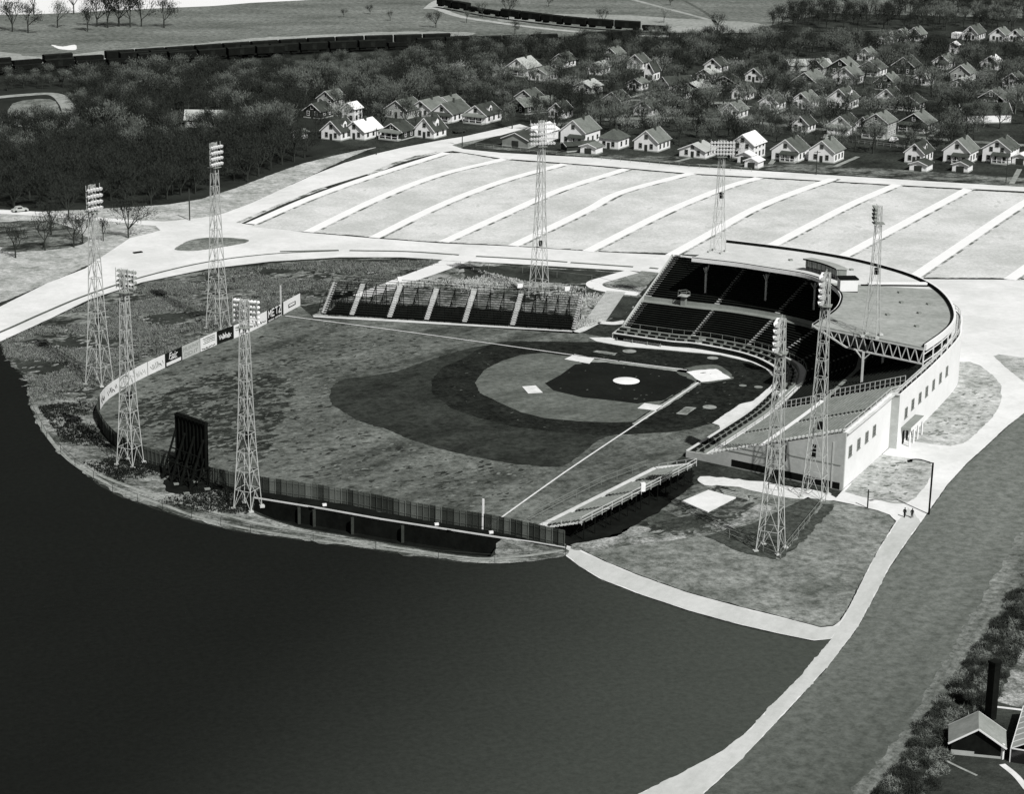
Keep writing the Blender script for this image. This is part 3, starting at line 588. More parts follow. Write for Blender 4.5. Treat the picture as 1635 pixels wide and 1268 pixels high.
for f0_, f1_, z0_ in ((.28, .55, 3.1), (.55, .98, 4.6), (.28, .5, 4.0)):
    B().beam(st(NT, f0_, z0_)+nL*.43, st(NT, f1_, z0_+.05)+nL*.43, .12, .14).obj('string_course', 'wall_grey', gs)
for f in (.555, .93):
    B().beam(st(NT, f, .1)+nL*.42, st(NT, f, f*10-.6)+nL*.42, .1, .3).obj('pier', 'concrete_wall', gs)
# dotted coping blocks on the end edge
for k in range(34):
    f = .16+.82*k/33; z = 1.5+(f-.155)*11.1 if f < .45 else 5.4+(f-.5)*11.3
    if .45 < f < .5: continue
    p = st(NT-.25, f, zs(NT, z)+.1); B().box(p, .75, .4, .32, pi/4).obj('coping_block', 'step_pale', gs)
# rail fence between covered seats and open wing
b = B(); pr = None
for k in range(27):
    f = .16+.84*k/26; z = 1.4+(f-.158)*10.4 if f < .45 else (4.7 if f < .5 else 5.5+(f-.502)*10.7); a = st(T_RAIL, f, zs(T_RAIL, z)); c = a+Vector((0, 0, 1.5))
    b.beam(a, c, .1)
    if pr: b.beam(pr, c, .09); b.beam(pr-Vector((0, 0, .9)), c-Vector((0, 0, .9)), .05)
    pr = c
b.obj('dividing_rail', 'steel_pale', gs)
# light walkway strips along the wing
strip('wing_walkway', 'trim', T_RAIL, NT, [(.452, 4.75), (.452, 4.85), (.498, 4.85), (.498, 4.7)])
# roof
RI = [P(1105, 412, 16.2), P(1174.6, 420, 16.2), P(1223.6, 427.5, 16.2), P(1272, 435, 16.2), P(1297, 441, 16.2), P(1314, 448, 16.2), P(1331, 457, 16.1), P(1342, 468, 16.1), P(1343, 479, 16), P(1333, 495, 16), P(1298.6, 518, 16)]
RO = [P(1160, 387, 15.6), P(1235, 396, 15.6), P(1300, 405, 15.6), P(1370, 418, 15.5), P(1440, 437, 15.4), P(1482, 455, 15.3), P(1508, 475, 15.2), P(1521, 497, 15.1), P(1521, 516, 15.1), P(1505, 534, 15), P(1475.5, 555, 15)]
RIc = cr(RI, 4); ROc = cr(RO, 4); K = len(RIc)
def roofpt(i, f, dz=0):
    i0 = min(int(i), K-2); a = i-i0
    p = RIc[i0].lerp(RIc[i0+1], a).lerp(ROc[i0].lerp(ROc[i0+1], a), f); return p+Vector((0, 0, dz))
def slab(name, m, i0, i1, f0, f1, z0, z1, par=gs, n=None):
    k = n or max(1, int(i1-i0)); b = B()
    for j in range(k+1):
        i = i0+(i1-i0)*j/k
        for f, z in ((f0, z0), (f0, z1), (f1, z1), (f1, z0)): b.v.append(tuple(roofpt(i, f, z)))
    for j in range(k):
        for c in range(4): c2 = (c+1) % 4; b.f.append((4*j+c, 4*j+4+c, 4*j+4+c2, 4*j+c2))
    b.f.append((0, 1, 2, 3)); b.f.append((4*k+3, 4*k+2, 4*k+1, 4*k)); return b.obj(name, m, par)
SEAM = 21.5
slab('roof', 'roof_pale', 0, SEAM, 0, 1, -.45, 0, n=22); slab('roof', 'roof_grey', SEAM, K-1, 0, 1, -.45, 0, n=20)
slab('roof_fascia', 'trim', 0, K-1, -.012, -.002, -.75, .05)
slab('roof_edge', 'black', 0, K-1, -.002, .012, .0, .18)
slab('roof_parapet', 'wall_white', 0, K-1, 1.0, 1.02, -.55, .65)
slab('parapet_shade', 'black', 0, K-1, .985, .998, .0, .6)  # black slab paints shade on the parapet's inner face
a, c = roofpt(SEAM, .38, .3), roofpt(SEAM-1.5, .99, .3)
B().beam(a, c, 1.0, .5).obj('roof_kerb', 'wall_white', gs)
B().beam(roofpt(SEAM+.5, .3, .12), roofpt(SEAM-1.0, .99, .12), .5, .25).obj('roof_kerb', 'black', gs)
for i, f in ((24, .6), (28, .55), (31, .7), (34, .45), (35.5, .75), (27, .8), (8, .5), (14, .6)):
    p = roofpt(i, f, .0); B().box(p, .8, .8, .35).obj('roof_vent', 'wall_grey', gs)
# roof-end truss (near side) and outer columns
b = B(); n = 13
def te(f, dz): return roofpt(K-1, f, dz)
def low(f): return -3.0*min(1, f/.32) if f < .32 else -3.0
for k in range(n):
    f0, f1 = k/n, (k+1)/n; fm = (f0+f1)/2
    b.beam(te(f0, low(f0)-.3), te(f1, low(f1)-.3), .28)
    b.beam(te(f0, -.4), te(fm, low(fm)-.3), .14); b.beam(te(fm, low(fm)-.3), te(f1, -.4), .14)
b.beam(te(0, -.5), te(1, -.5), .2); b.obj('roof_truss', 'steel_pale', gs)
for ii in range(3, K-3, 4):
    b = B()
    for k in range(9):
        f0, f1 = k/9, (k+1)/9; fm = (f0+f1)/2
        b.beam(roofpt(ii, f0, low(f0)-.3), roofpt(ii, f1, low(f1)-.3), .2); b.beam(roofpt(ii, f0, -.4), roofpt(ii, fm, low(fm)-.3), .12); b.beam(roofpt(ii, fm, low(fm)-.3), roofpt(ii, f1, -.4), .12)
    b.obj('roof_truss', 'seat_edge', gs)
def deckz(t, f): return zs(t, 1.35+(f-.158)*10.3 if f < .45 else (4.6 if f < .5 else 5.4+(f-.502)*10.6))
for x, y in ((1129.5, 468), (1223, 480), (1300.6, 493), (1345, 520), (1385, 560), (1410, 583), (1376, 612)):
    best = None
    for t in range(0, NT):
        for f in (.52, .55, .58, .61, .64):
            q = proj(st(t, f, deckz(t, f))); e = hypot(q[0]-x, q[1]-y)
            if best is None or e < best[0]: best = (e, t, f)
    _, t, f = best; p = st(t, f, deckz(t, f)-.3)
    B().beam(p, Vector((p.x, p.y, 13.2)), .38).obj('column', 'steel_pale', gs)
    b = B(); 
    for s_ in (-1, 1):
        d = (st(t, 1, 0)-st(t, 0, 0)).normalized(); b.beam(Vector((p.x, p.y, 11.6)), Vector((p.x, p.y, 13.3))+d*1.6*s_, .2)
    b.obj('column_bracket', 'steel_pale', gs)
for i in range(0, K, 2):
    p = roofpt(i, 1.0, -.5); z0 = 10.6; B().beam(Vector((p.x, p.y, z0)), p, .22).obj('outer_post', 'trim', gs)
b = B()
for i in range(K-1):
    for z in (12.0, 13.6): a, c = roofpt(i, 1.0), roofpt(i+1, 1.0); b.beam(Vector((a.x, a.y, z)), Vector((c.x, c.y, z)), .14)
b.obj('outer_rail', 'trim', gs)
# press box on the roof, and the white hut
pb = thing('press_box', 'long curved press box with dark row of windows standing on the grandstand roof', 'press box')
i0, i1 = 12.0, 20.0
slab('wall', 'wall_grey', i0, i1, .14, .22, .0, 2.6, pb); slab('roof', 'roof_grey', i0-.15, i1+.15, .115, .24, 2.6, 2.75, pb); slab('roof_edge', 'black', i0-.16, i1+.16, .108, .114, 2.5, 2.8, pb)
for k in range(11):
    a = i0+.15+(i1-i0-.3)*k/11; slab('window', 'glass', a, a+.5, .133, .138, .25, .95, pb, 1)
for k in range(24):
    a = i0+(i1-i0)*k/24; slab('board', 'house_grey' if k % 3 else 'wall_grey', a+.04, a+.28, .132, .138, 1.1, 2.5, pb, 1)
slab('catwalk', 'roof_pale', i0-.3, i1+.3, .03, .13, .02, .12, pb)
hp = P(1355, 467, 15.9); q = [P(1341, 467, 15.9), P(1369, 467, 15.9)]; dirx = (q[1]-q[0]).normalized(); nrm = Vector((-dirx.y, dirx.x, 0))
hut = thing('roof_hut', 'square white hut with dark flat top on the grandstand roof behind the press box', 'hut')
w = (q[1]-q[0]).length
B().prism([q[0], q[1], q[1]+nrm*3, q[0]+nrm*3], 15.9, 18.6).obj('wall', 'wall_white', hut)
B().prism([q[0]-dirx*.1-nrm*.1, q[1]+dirx*.2-nrm*.1, q[1]+nrm*3.1, q[0]-dirx*.1+nrm*3.1], 18.6, 18.85).obj('roof', 'black', hut)
B().prism([q[0]-nrm*.25, q[1]-nrm*.25, q[1]-nrm*.02, q[0]-nrm*.02], 15.7, 16.1).obj('base_shade', 'black', hut)  # black bar paints the shade along the hut's bottom edge
# dugout in front of the first base boxes
dg = thing('dugout', 'low dark dugout with pale bench set under the first base boxes', 'dugout')
q = [st(1, -.012, 0), st(9.3, -.012, 0), st(9.3, -.045, 0), st(1, -.045, 0)]
B().prism(q, 1.0, 1.2).obj('roof', 'black', dg)
B().prism([st(2, -.012, 0), st(8.8, -.012, 0), st(8.8, -.02, 0), st(2, -.02, 0)], .25, .6).obj('bench', 'step_pale', dg)
for t in (1.1, 3.8, 6.5, 9.2): B().box(st(t, -.042, 0), .15, .15, 1.0).obj('post', 'aisle', dg)
# aisle control booth (camera stand) in the first section
cb = thing('camera_stand', 'small wooden stand rising from the cross aisle of the first base seats', 'stand')
p = st(7.3, .475, zs(7, 4.6)); B().box(p, 1.1, 1.1, 2.2, pi/4).obj('base', 'wall_grey', cb); B().box(p+Vector((0, 0, 2.2)), 2.2, 2.2, .15, pi/4).obj('platform', 'house_grey', cb)
b = B()
for dx, dy in ((-1, -1), (1, -1), (1, 1), (-1, 1)): b.beam(p+Vector((dx, dy, 2.3)), p+Vector((dx, dy, 3.3)), .08); b.beam(p+Vector((dx, dy, 3.3)), p+Vector((-dy, dx, 3.3)), .08)
b.obj('railing', 'aisle', cb)

# ------------------------------------------------------------ bleachers
def bleachers(name, label, Fa, Fb, depth, nrow, zf, zb, cuts, pale, endrail=True):
    th = thing(name, label, 'bleachers'); Fa = V2(Fa); Fb = V2(Fb); u = (Fb-Fa); Lh = u.length; u.normalize(); n = Vector((-u.y, u.x, 0)) if True else None
    if (Fa+n).length < Fa.length and False: n = -n
    if depth < 0: n = -n
    D = abs(depth)
    def pt(s, d, z): p = Fa+u*s+n*d; return Vector((p.x, p.y, z))
    dz = (zb-zf)/nrow; dd = D/nrow
    for a, c in zip(cuts[:-1], cuts[1:]):
        s0, s1 = a*Lh+.8, c*Lh-.8
        for r in range(nrow):
            z = zf+r*dz; d = r*dd
            b = B(); b.beam(pt(s0, d+.2, z+.42), pt(s1, d+.2, z+.42), .3, .06); b.beam(pt(s0, d+.5, z), pt(s1, d+.5, z), .42, .05); b.obj('bench_plank', pale[0], th)
        m = max(2, int((s1-s0)/2.4)); b = B()
        for k in range(m+1):
            s = s0+(s1-s0)*k/m; b.beam(pt(s, 0, zf-.15), pt(s, D, zb-.15), .14)
            for d in (D*.3, D*.62, D*.97): b.beam(pt(s, d, 0), pt(s, d, zf+(zb-zf)*d/D-.2), .13)
            b.beam(pt(s, D*.3, 0), pt(s, D*.62, zf+(zb-zf)*.62-.2), .09); b.beam(pt(s, D*.97, 0), pt(s, D*.62, zf+(zb-zf)*.62-.2), .09)
            b.beam(pt(s, D*.62, 0), pt(s, D*.97, zb-.2), .09)
        b.obj('trestle_frame', pale[1], th)
    for c in cuts:
        s = min(max(c*Lh, .7), Lh-.7)
        for r in range(nrow):
            z = zf+r*dz+.06; b = B(); b.beam(pt(s-.5, r*dd+.35, z), pt(s+.5, r*dd+.35, z), dd*.55, .12)
            if r: b.beam(pt(s-.65, r*dd+.02, z-dz*.5), pt(s+.65, r*dd+.02, z-dz*.5), dd*.2, .08)
            b.obj('step', pale[2], th)
    b = B(); m = int(Lh/3)
    for k in range(m+1):
        s = Lh*k/m; b.beam(pt(s, D+.3, zb-.3), pt(s, D+.3, zb+1.1), .08)
    for h in (.5, 1.1): b.beam(pt(0, D+.3, zb+h), pt(Lh, D+.3, zb+h), .09)
    for s in (.05, Lh-.05):
        for k in range(5): d = D*k/4; b.beam(pt(s, d, zf+(zb-zf)*k/4), pt(s, d, zf+(zb-zf)*k/4+1.1), .07)
        b.beam(pt(s, 0, zf+1.1), pt(s, D, zb+1.1), .07)
    b.obj('guard_rail', pale[1] if pale[0] == 'seat_dark' else 'steel_pale', th)
    return pt, Lh, D
cuts = [0, .123, .272, .418, .566, .752, 1]
ptR, LR, DR = bleachers('bleachers', 'long open plank bleachers along right field beyond the first base line', P(512, 503.5), P(921, 529.5), 10.5, 14, .6, 5.6, cuts, ('seat_dark', 'iron', 'concrete'))
sheet('painted_shade', [(516, 503), (540, 484), (640, 488), (760, 493), (922, 506), (918, 528), (760, 518), (600, 508)], Z(9), 'ditch')  # dark sheet painting the shade beneath the right field bleachers
for s, lab in ((.27, 'small white box on the rail of the right field bleachers nearest the foul pole'), (.745, 'small white box on the rail of the right field bleachers beside the light tower foot'), (.93, 'small white box on the rail at the grandstand end of the right field bleachers')):
    tag(B().box(ptR(s*LR, DR+.3, 6.6), 1.3, .5, .9).obj('speaker_box', 'lamp_white'), lab, 'speaker')
cutl = [0, .175, .44, .71, .96]
ptL, LL, DL = bleachers('bleachers', 'open plank bleachers along left field with pale diagonal stairs and front walkway', P(866, 846, .8), P(1052, 752, .8), -7.3, 10, 1.0, 3.5, [0.02, .245, .5, .765, 1], ('seat_pale', 'iron', 'step_pale'))
wk = B().beam(ptL(-.5, -.8, 1.0), ptL(LL+.5, -.8, 1.0), 1.3, .16); wk.beam(ptL(LL+.5, -.8, 1.0), P(1104, 742, 1.2), 1.3, .16)
tag(wk.obj('walkway', 'concrete'), 'pale front walkway of the left field bleachers leading to the grandstand', 'walkway')
tag(B().box(ptL(.51*LL, DL+.3, 3.7), .8, .6, 1.5).obj('speaker_box', 'lamp_white'), 'small white box on the top rail of the left field bleachers', 'speaker')
sheet('painted_shade', [(890, 862), (905, 872), (985, 858), (1060, 812), (1108, 775), (1106, 752), (1050, 756), (870, 848)], Z(9), 'ditch')  # near-black ground colour stands in for shade under the left field planks
def chain(name, label, pts, h=1.8, step=3.0, m='steel_pale', w=.06, mid=True, mesh=False):
    L = [P(*p) if not isinstance(p, Vector) else p for p in pts]; th = thing(name, label, 'fence')
    b = B()
    for a, c in zip(L[:-1], L[1:]):
        n = max(1, int((c-a).length/step))
        for k in range(n+1):
            p = a.lerp(c, k/n); B().beam(p, p+Vector((0, 0, h)), w*1.3).obj('post', m, th) if k < n or c is L[-1] else None
        for z in ((h, h*.5) if mid else (h,)): b.beam(a+Vector((0, 0, z)), c+Vector((0, 0, z)), w)
    b.obj('rail', m, th)
chain('wire_fence', 'wire fence in front of the left field bleachers', [(848, 834), (900, 806), (960, 776), (1034, 748)], 1.6, 3.4, 'aisle')
chain('wire_fence', 'wire fence curving through the weeds behind the right field advertising boards', [(100, 620), (160, 604), (280, 552), (400, 505), (480, 478), (560, 462), (640, 443), (690, 425)], 1.9, 6, 'seat_edge')
chain('wire_fence', 'wire fence around the foot of the two near light towers', [(1138, 850), (1246, 893), (1318, 803)], 1.7, 3.5, 'wall_grey')
chain('wire_fence', 'wire fence along the outer bank above the dark field', [(50, 655), (75, 702), (120, 745), (180, 788), (260, 817), (400, 852), (500, 866), (600, 879), (700, 893), (790, 900), (903, 889)], 1.5, 6, 'seat_edge', .05, False)
chain('wire_fence', 'wire fence crossing the lawn between far light tower and curved footpath', [(690, 425), (780, 430), (945, 450), (1020, 470)], 1.6, 7, 'aisle', .05, False)

# ------------------------------------------------------------ outfield fence
fn = thing('outfield_fence', 'tall board fence curving around the outfield, advertising boards on its right field half', 'fence')
FL = cr([P(*p) for p in FENCE], 6)
cum = [0]
for a, c in zip(FL[:-1], FL[1:]): cum.append(cum[-1]+(c-a).length)
def fpt(s):
    s = max(0, min(cum[-1]-.001, s))
    for i in range(len(cum)-1):
        if cum[i+1] >= s: a = (s-cum[i])/(cum[i+1]-cum[i]); return FL[i].lerp(FL[i+1], a), (FL[i+1]-FL[i]).normalized()
def sof(x, y):
    p = P(x, y); return min(range(0, int(cum[-1]*4)), key=lambda k: (fpt(k/4)[0]-p).length)/4
FH = 2.9
meshes = {}
for kk in range(4):
    b = B(); w = 1.12
    for j in range(4): b.box((-w/2+w*(j+.5)/4, 0, 0), w/4-.03, .05, FH+random.uniform(-.06, .06))
    b.box((0, -.06, .5), w, .05, .12); b.box((0, -.06, 2.3), w, .05, .12); b.box((w/2, -.1, 0), .1, .1, FH-.1)
    meshes[kk] = b.mesh('fence_board', ('board_a', 'board_b', 'board_c', 'board_a')[kk])
s = .6; i = 0
SA = sof(159.5, 655)
while s < cum[-1]:
    p, d = fpt(s); kk = random.choice((0, 0, 1, 2, 3, 1)) if s > SA else 1
    link('fence_board', meshes[kk], fn, p, (0, 0, atan2(d.y, d.x))); s += 1.15; i += 1
# advertising boards face the field
def board(xa, xb, m, z0=.15, z1=None, lab=None):
    sa, sb = sof(*xa), sof(*xb); n = max(1, int((sb-sa)/1.8)); b = B(); z1 = z1 or FH+.15
    for k in range(n+1):
        p, d = fpt(sa+(sb-sa)*k/n); nn = Vector((-d.y, d.x, 0))
        nn = nn if nn.dot(Vector((-50, 0, 0))-p) > 0 else -nn
        for o_, z in ((.08, z0), (.08, z1), (.14, z1), (.14, z0)): b.v.append((p.x+nn.x*o_, p.y+nn.y*o_, z))
    for k in range(n):
        for j in range(4): b.f.append((4*k+j, 4*k+4+j, 4*k+4+(j+1) % 4, 4*k+(j+1) % 4))
    b.f.append((0, 1, 2, 3)); b.f.append((4*n+3, 4*n+2, 4*n+1, 4*n))
    o = b.obj('advertising_board', m, fn)
    if lab: o['label'] = lab
    return o, sa, sb
def letters(txt, par, s0, s1, z0, z1, m, shear=0.0, off=.16):
    cu = bpy.data.curves.new('lettering', 'FONT'); cu.body = txt; cu.extrude = .01; cu.align_x = 'LEFT'; cu.shear = shear
    o = bpy.data.objects.new('t', cu); C.objects.link(o); bpy.context.view_layer.update()
    me = bpy.data.meshes.new_from_object(o.evaluated_get(bpy.context.evaluated_depsgraph_get())); bpy.data.objects.remove(o)
    xs = [v.co.x for v in me.vertices]; ys = [v.co.y for v in me.vertices]; x0, x1, y0, y1 = min(xs), max(xs), min(ys), max(ys)
    for v in me.vertices:
        a = (v.co.x-x0)/(x1-x0); h = (v.co.y-y0)/(y1-y0); s = s1+(s0-s1)*a; p, d = fpt(s); nn = Vector((-d.y, d.x, 0)); nn = nn if nn.dot(Vector((-50, 0, 0))-p) > 0 else -nn
        v.co = (p.x+nn.x*(off+v.co.z), p.y+nn.y*(off+v.co.z), z0+(z1-z0)*h)
    me.materials.append(MT[m]); me.update(); return link('lettering', me, par)
def blob(par, s0, s1, z0, z1, m, seed=0, n=9):
    """loose brush script: a run of strokes"""
    r = random.Random(seed); b = B()
    for k in range(n):
        a = s0+(s1-s0)*(k+.1)/n; c = a+(s1-s0)/n*r.uniform(.6, 1.3); za = z0+(z1-z0)*r.uniform(0, .5); zc = z0+(z1-z0)*r.uniform(.4, 1)
        P1, d = fpt(a); P2, _ = fpt(c); nn = Vector((-d.y, d.x, 0)); nn = nn if nn.dot(Vector((-50, 0, 0))-P1) > 0 else -nn
        b.beam(P1+nn*.17+Vector((0, 0, za)), P2+nn*.17+Vector((0, 0, zc)), .05, .14)
    return b.obj('brush_script', m, par)
def sign_bar(par, s0, s1, z0, z1, m):
    b = B(); n = max(1, int(abs(s1-s0)/1.5))
    for k in range(n):
        a, d = fpt(s0+(s1-s0)*k/n); c, _ = fpt(s0+(s1-s0)*(k+1)/n); nn = Vector((-d.y, d.x, 0)); nn = nn if nn.dot(Vector((-50, 0, 0))-a) > 0 else -nn
        a += nn*.155; c += nn*.155; b.q((a.x, a.y, z0), (c.x, c.y, z0), (c.x, c.y, z1), (a.x, a.y, z1))
    return b.obj('painted_band', m, par)
o, a, c = board((478.6, 488.7), (451, 503), 'sign_white'); w = c-a
sign_bar(o, a+w*.28, a+w*.72, 1.0, 1.25, 'sign_black'); sign_bar(o, a+w*.28, a+w*.72, 1.75, 1.9, 'sign_black'); sign_bar(o, a+w*.28, a+w*.33, 1.0, 1.9, 'sign_black'); sign_bar(o, a+w*.67, a+w*.72, 1.0, 1.9, 'sign_black')
o, a, c = board((449, 504), (426, 517), 'sign_black'); w = c-a
strokes = {'M': ((0, 0, 0, 1), (0, 1, .5, .4), (.5, .4, 1, 1), (1, 1, 1, 0)), 'E': ((0, 0, 0, 1), (0, 1, 1, 1), (0, .5, .8, .5), (0, 0, 1, 0)), 'T': ((.5, 0, .5, 1), (0, 1, 1, 1)), 'Z': ((0, 1, 1, 1), (1, 1, 0, 0), (0, 0, 1, 0))}
for li, ch in enumerate('METZ'):
    b = B(); l0 = .05+li*.235; lw = .165
    for x0_, y0_, x1_, y1_ in strokes[ch]:
        sa_, sb_ = c-w*(l0+lw*x0_), c-w*(l0+lw*x1_); A_, d = fpt(sa_); B_, _ = fpt(sb_); nn = Vector((-d.y, d.x, 0)); nn = nn if nn.dot(Vector((-50, 0, 0))-A_) > 0 else -nn
        b.beam(A_+nn*.17+Vector((0, 0, 1.25+1.55*y0_)), B_+nn*.17+Vector((0, 0, 1.25+1.55*y1_)), .05, .27)
    b.obj('lettering', 'sign_white', o); sign_bar(o, a+w*.06, a+w*.5, .25, .65, 'sign_white'); sign_bar(o, a+w*.56, a+w*.94, .25, .65, 'sign_white')
o, a, c = board((425, 517.5), (401.5, 530), 'sign_white'); w = c-a; blob(o, a+w*.1, c-w*.15, .5, 1.5, 'sign_black', 3, 12)
o, a, c = board((400.5, 530), (372, 541), 'sign_white'); w = c-a; blob(o, a+w*.15, a+w*.5, .5, 2.4, 'sign_black', 5, 8); blob(o, a+w*.6, c-w*.1, 1.6, 2.0, 'wall_grey', 6, 4)
o, a, c = board((371, 541.5), (347, 551), 'sign_black'); w = c-a; blob(o, a+w*.12, c-w*.12, .9, 2.2, 'sign_white', 8, 16); blob(o, a+w*.2, c-w*.3, .8, 1.9, 'sign_white', 9, 12)
o, a, c = board((346, 551.3), (320, 563), 'sign_white'); w = c-a
for z in (2.6, 2.25, 1.9, 1.5): blob(o, a+w*.1, c-w*.2, z, z+.12, 'wall_grey', int(z*10), 5)
blob(o, a+w*.1, c-w*.05, .25, .7, 'sign_black', 12, 10)
o, a, c = board((319.5, 563.3), (291, 576), 'sign_grey'); w = c-a
letters('MURPHY', o, a+w*.06, c-w*.06, 1.8, 2.6, 'wall_grey'); letters('DID IT', o, a+w*.12, c-w*.12, .6, 1.4, 'wall_grey')
o, a, c = board((290, 576.4), (264, 587.5), 'sign_black'); w = c-a
letters('Fair', o, a+w*.25, c-w*.2, 1.5, 2.9, 'sign_white', .3); blob(o, a+w*.3, c-w*.3, 1.2, 1.9, 'sign_white', 31, 7); sign_bar(o, a+w*.05, c-w*.05, .3, 1.0, 'sign_white')
o, a, c = board((263, 588), (236, 600.5), 'sign_white'); w = c-a; blob(o, a+w*.1, c-w*.1, .7, 2.4, 'wall_grey', 14, 10)
o, a, c = board((235, 601), (205, 617), 'sign_white'); w = c-a; blob(o, a+w*.1, c-w*.4, .8, 2.2, 'sign_grey', 15, 10)
o, a, c = board((204.5, 617.3), (190, 626), 'sign_white'); w = c-a
cen, d = fpt((a+c)/2); nn = Vector((-d.y, d.x, 0)); nn = nn if nn.dot(Vector((-50, 0, 0))-cen) > 0 else -nn; b = B(); n = 20
for k in range(n):
    for r in (1.25, .95): b.v.append(tuple(cen+nn*.17+d*(2.0*r*cos(2*pi*k/n))+Vector((0, 0, 1.6+r*1.05*sin(2*pi*k/n)))))
b.f = [(2*k, 2*((k+1) % n), 2*((k+1) % n)+1, 2*k+1) for k in range(n)]; b.obj('oval_emblem', 'wall_grey', o)
o, a, c = board((189.5, 626.3), (167.7, 643), 'sign_white'); w = c-a; blob(o, a+w*.15, a+w*.8, .7, 2.2, 'sign_black', 17, 9)
o, a, c = board((167.4, 643.3), (159.5, 655), 'sign_white'); w = c-a; blob(o, a+w*.1, a+w*.8, .4, 2.4, 'sign_black', 18, 8)
tag(B().beam(P(448.5, 505), P(448.5, 505)+Vector((0, 0, 7.2)), .28).obj('foul_pole', 'steel_pale'), 'pale foul pole beside the white letters of the right field advertising boards', 'pole')
tag(B().beam(P(771, 846), P(771, 846)+Vector((0, 0, 5.4)), .28).obj('foul_pole', 'lamp_white'), 'short pale pole standing at the plank fence in left field', 'pole')

# ------------------------------------------------------------ light towers
def floodlight_mesh():
    b = B(); n = 8
    for k in range(n):
        a = 2*pi*k/n
        for y, r in ((-.35, .16), (.15, .36), (.22, .36)): b.v.append((r*cos(a), y, r*sin(a)))
    for k in range(n):
        q = (k+1) % n
        for j in (0, 1): b.f.append((3*k+j, 3*q+j, 3*q+j+1, 3*k+j+1))
    b.f.append(tuple(3*k for k in range(n))); b.f.append(tuple(3*k+2 for k in reversed(range(n)))); return b
FLOODW = floodlight_mesh().mesh('floodlight', 'lamp_white'); FLOODG = floodlight_mesh().mesh('floodlight', 'wall_grey')
def tower(label, base, z0, Ht, side, face, width, rows, nl, ang=pi/4, hood=False, nlev=13, thick=.125, lamp=FLOODW, bank_h=None):
    """lattice tower: base point, foot level, height, footprint side, azimuth the lamps face"""
    t = thing('light_tower', label, 'light tower', (base.x, base.y, z0), 0, 'floodlight towers round the ball field')
    top = .9; bh = bank_h or rows*1.15; 
    def corner(k, z):
        h = side/2*(1-z/Ht)+top/2*(z/Ht); h = h*(1-.18*sin(pi*z/Ht)); a = ang+pi/4+k*pi/2; r = h*sqrt(2); return Vector((r*cos(a), r*sin(a), z))
    zz = [Ht*(1-(1-k/nlev)**1.25) for k in range(nlev+1)]
    for k in range(4):
        b = B()
        for i in range(nlev): b.beam(corner(k, zz[i]), corner(k, zz[i+1]), thick)
        b.box(corner(k, 0)-Vector((0, 0, .1)), .8, .8, .4); b.obj('leg', 'galv', t)
    for i in range(1, nlev+1):
        b = B()
        for k in range(4): b.beam(corner(k, zz[i]), corner((k+1) % 4, zz[i]), thick*.6)
        b.obj('cross_brace', 'galv', t)
    for k in range(4):
        b = B()
        for i in range(nlev):
            a0, a1, c0, c1 = corner(k, zz[i]), corner(k, zz[i+1]), corner((k+1) % 4, zz[i]), corner((k+1) % 4, zz[i+1])
            m0 = (a1+c1)/2; b.beam(a0, m0, thick*.55); b.beam(c0, m0, thick*.55)
        b.obj('lattice_bracing', 'galv', t)
    fx = Vector((cos(face), sin(face), 0)); ux = Vector((-fx.y, fx.x, 0))
    B().box(Vector((0, 0, Ht-bh-.4)), 2.2, 2.2, .12, face).obj('platform', 'wall_grey', t)
    for r in range(rows):
        z = Ht-bh+.35+r*bh/rows
        arm = B().beam(Vector((0, 0, z))+ux*width/2+fx*.5, Vector((0, 0, z))-ux*width/2+fx*.5, .16 if not hood else .55).obj('crossarm', 'steel_pale', t)
        for k in range(nl):
            p = Vector((0, 0, z+.1))+ux*(width*((k+.5)/nl-.5))+fx*.85
            f = link('floodlight', lamp, arm, p, (radians(-22), 0, face-pi/2))
            sc_ = width/nl*.95/.72; f.scale = (sc_, sc_, sc_)
    b = B()
    for s in (-1, -.35, .35, 1): b.beam(ux*(s*width*.46)+fx*.3+Vector((0, 0, Ht-bh)), ux*(s*width*.46)+fx*.3+Vector((0, 0, Ht+.2)), .09)
    b.obj('bank_frame', 'galv', t)
    bx = B().box(Vector((.3, 0, 12.3)), .8, .6, 1.3).obj('transformer', 'black', t)
    return t
def az(x, y): return atan2(y, x)
def ctr(front, side=3.6): p = P(*front); return Vector((p.x, p.y+side*.70, 0))
tower('light tower left of the curving fence, tallest at the far left, white slanted lamp bars', ctr((162, 618)), 0, 40.8, 4.0, az(.55, -.84), 3.9, 4, 5, bank_h=5.0)
tower('light tower behind the advertising boards, standing in weeds near the road junction', ctr((352, 528)), 0, 41.5, 3.9, az(.62, -.78), 3.9, 4, 5, bank_h=5.0)
tower('light tower behind the right field bleachers with wide lamp grid over the parking lot', ctr((866, 478)), 0, 42.0, 3.8, az(-.05, -1), 6.2, 5, 9, bank_h=5.6)
tower('light tower in centre field just outside the fence, seen from behind left of the scoreboard', ctr((212, 748)), 0, 35.9, 3.5, az(.73, .68), 4.2, 4, 6, bank_h=3.6, lamp=FLOODG)
tower('light tower standing by the ditch right of the black scoreboard', ctr((401, 819)), 0, 36.6, 3.5, az(.67, .74), 5.0, 5, 8, bank_h=4.4)
tower('nearest light tower, inside the wire fence on the near lawn', ctr((1241, 887)), 0, 39.0, 3.8, az(-.83, .56), 4.2, 5, 6, hood=True, bank_h=5.2)
tower('light tower just in front of the grandstand end wall', ctr((1311, 800)), 0, 40.2, 3.8, az(-.83, .56), 4.2, 5, 6, hood=True, bank_h=5.4)
p = P(1146, 402, 16.0); tower('light tower standing on the far end of the grandstand roof', p, 16.0, 25.5, 2.9, az(-.3, -.95), 5.6, 4, 8, nlev=9, thick=.08, bank_h=3.3)
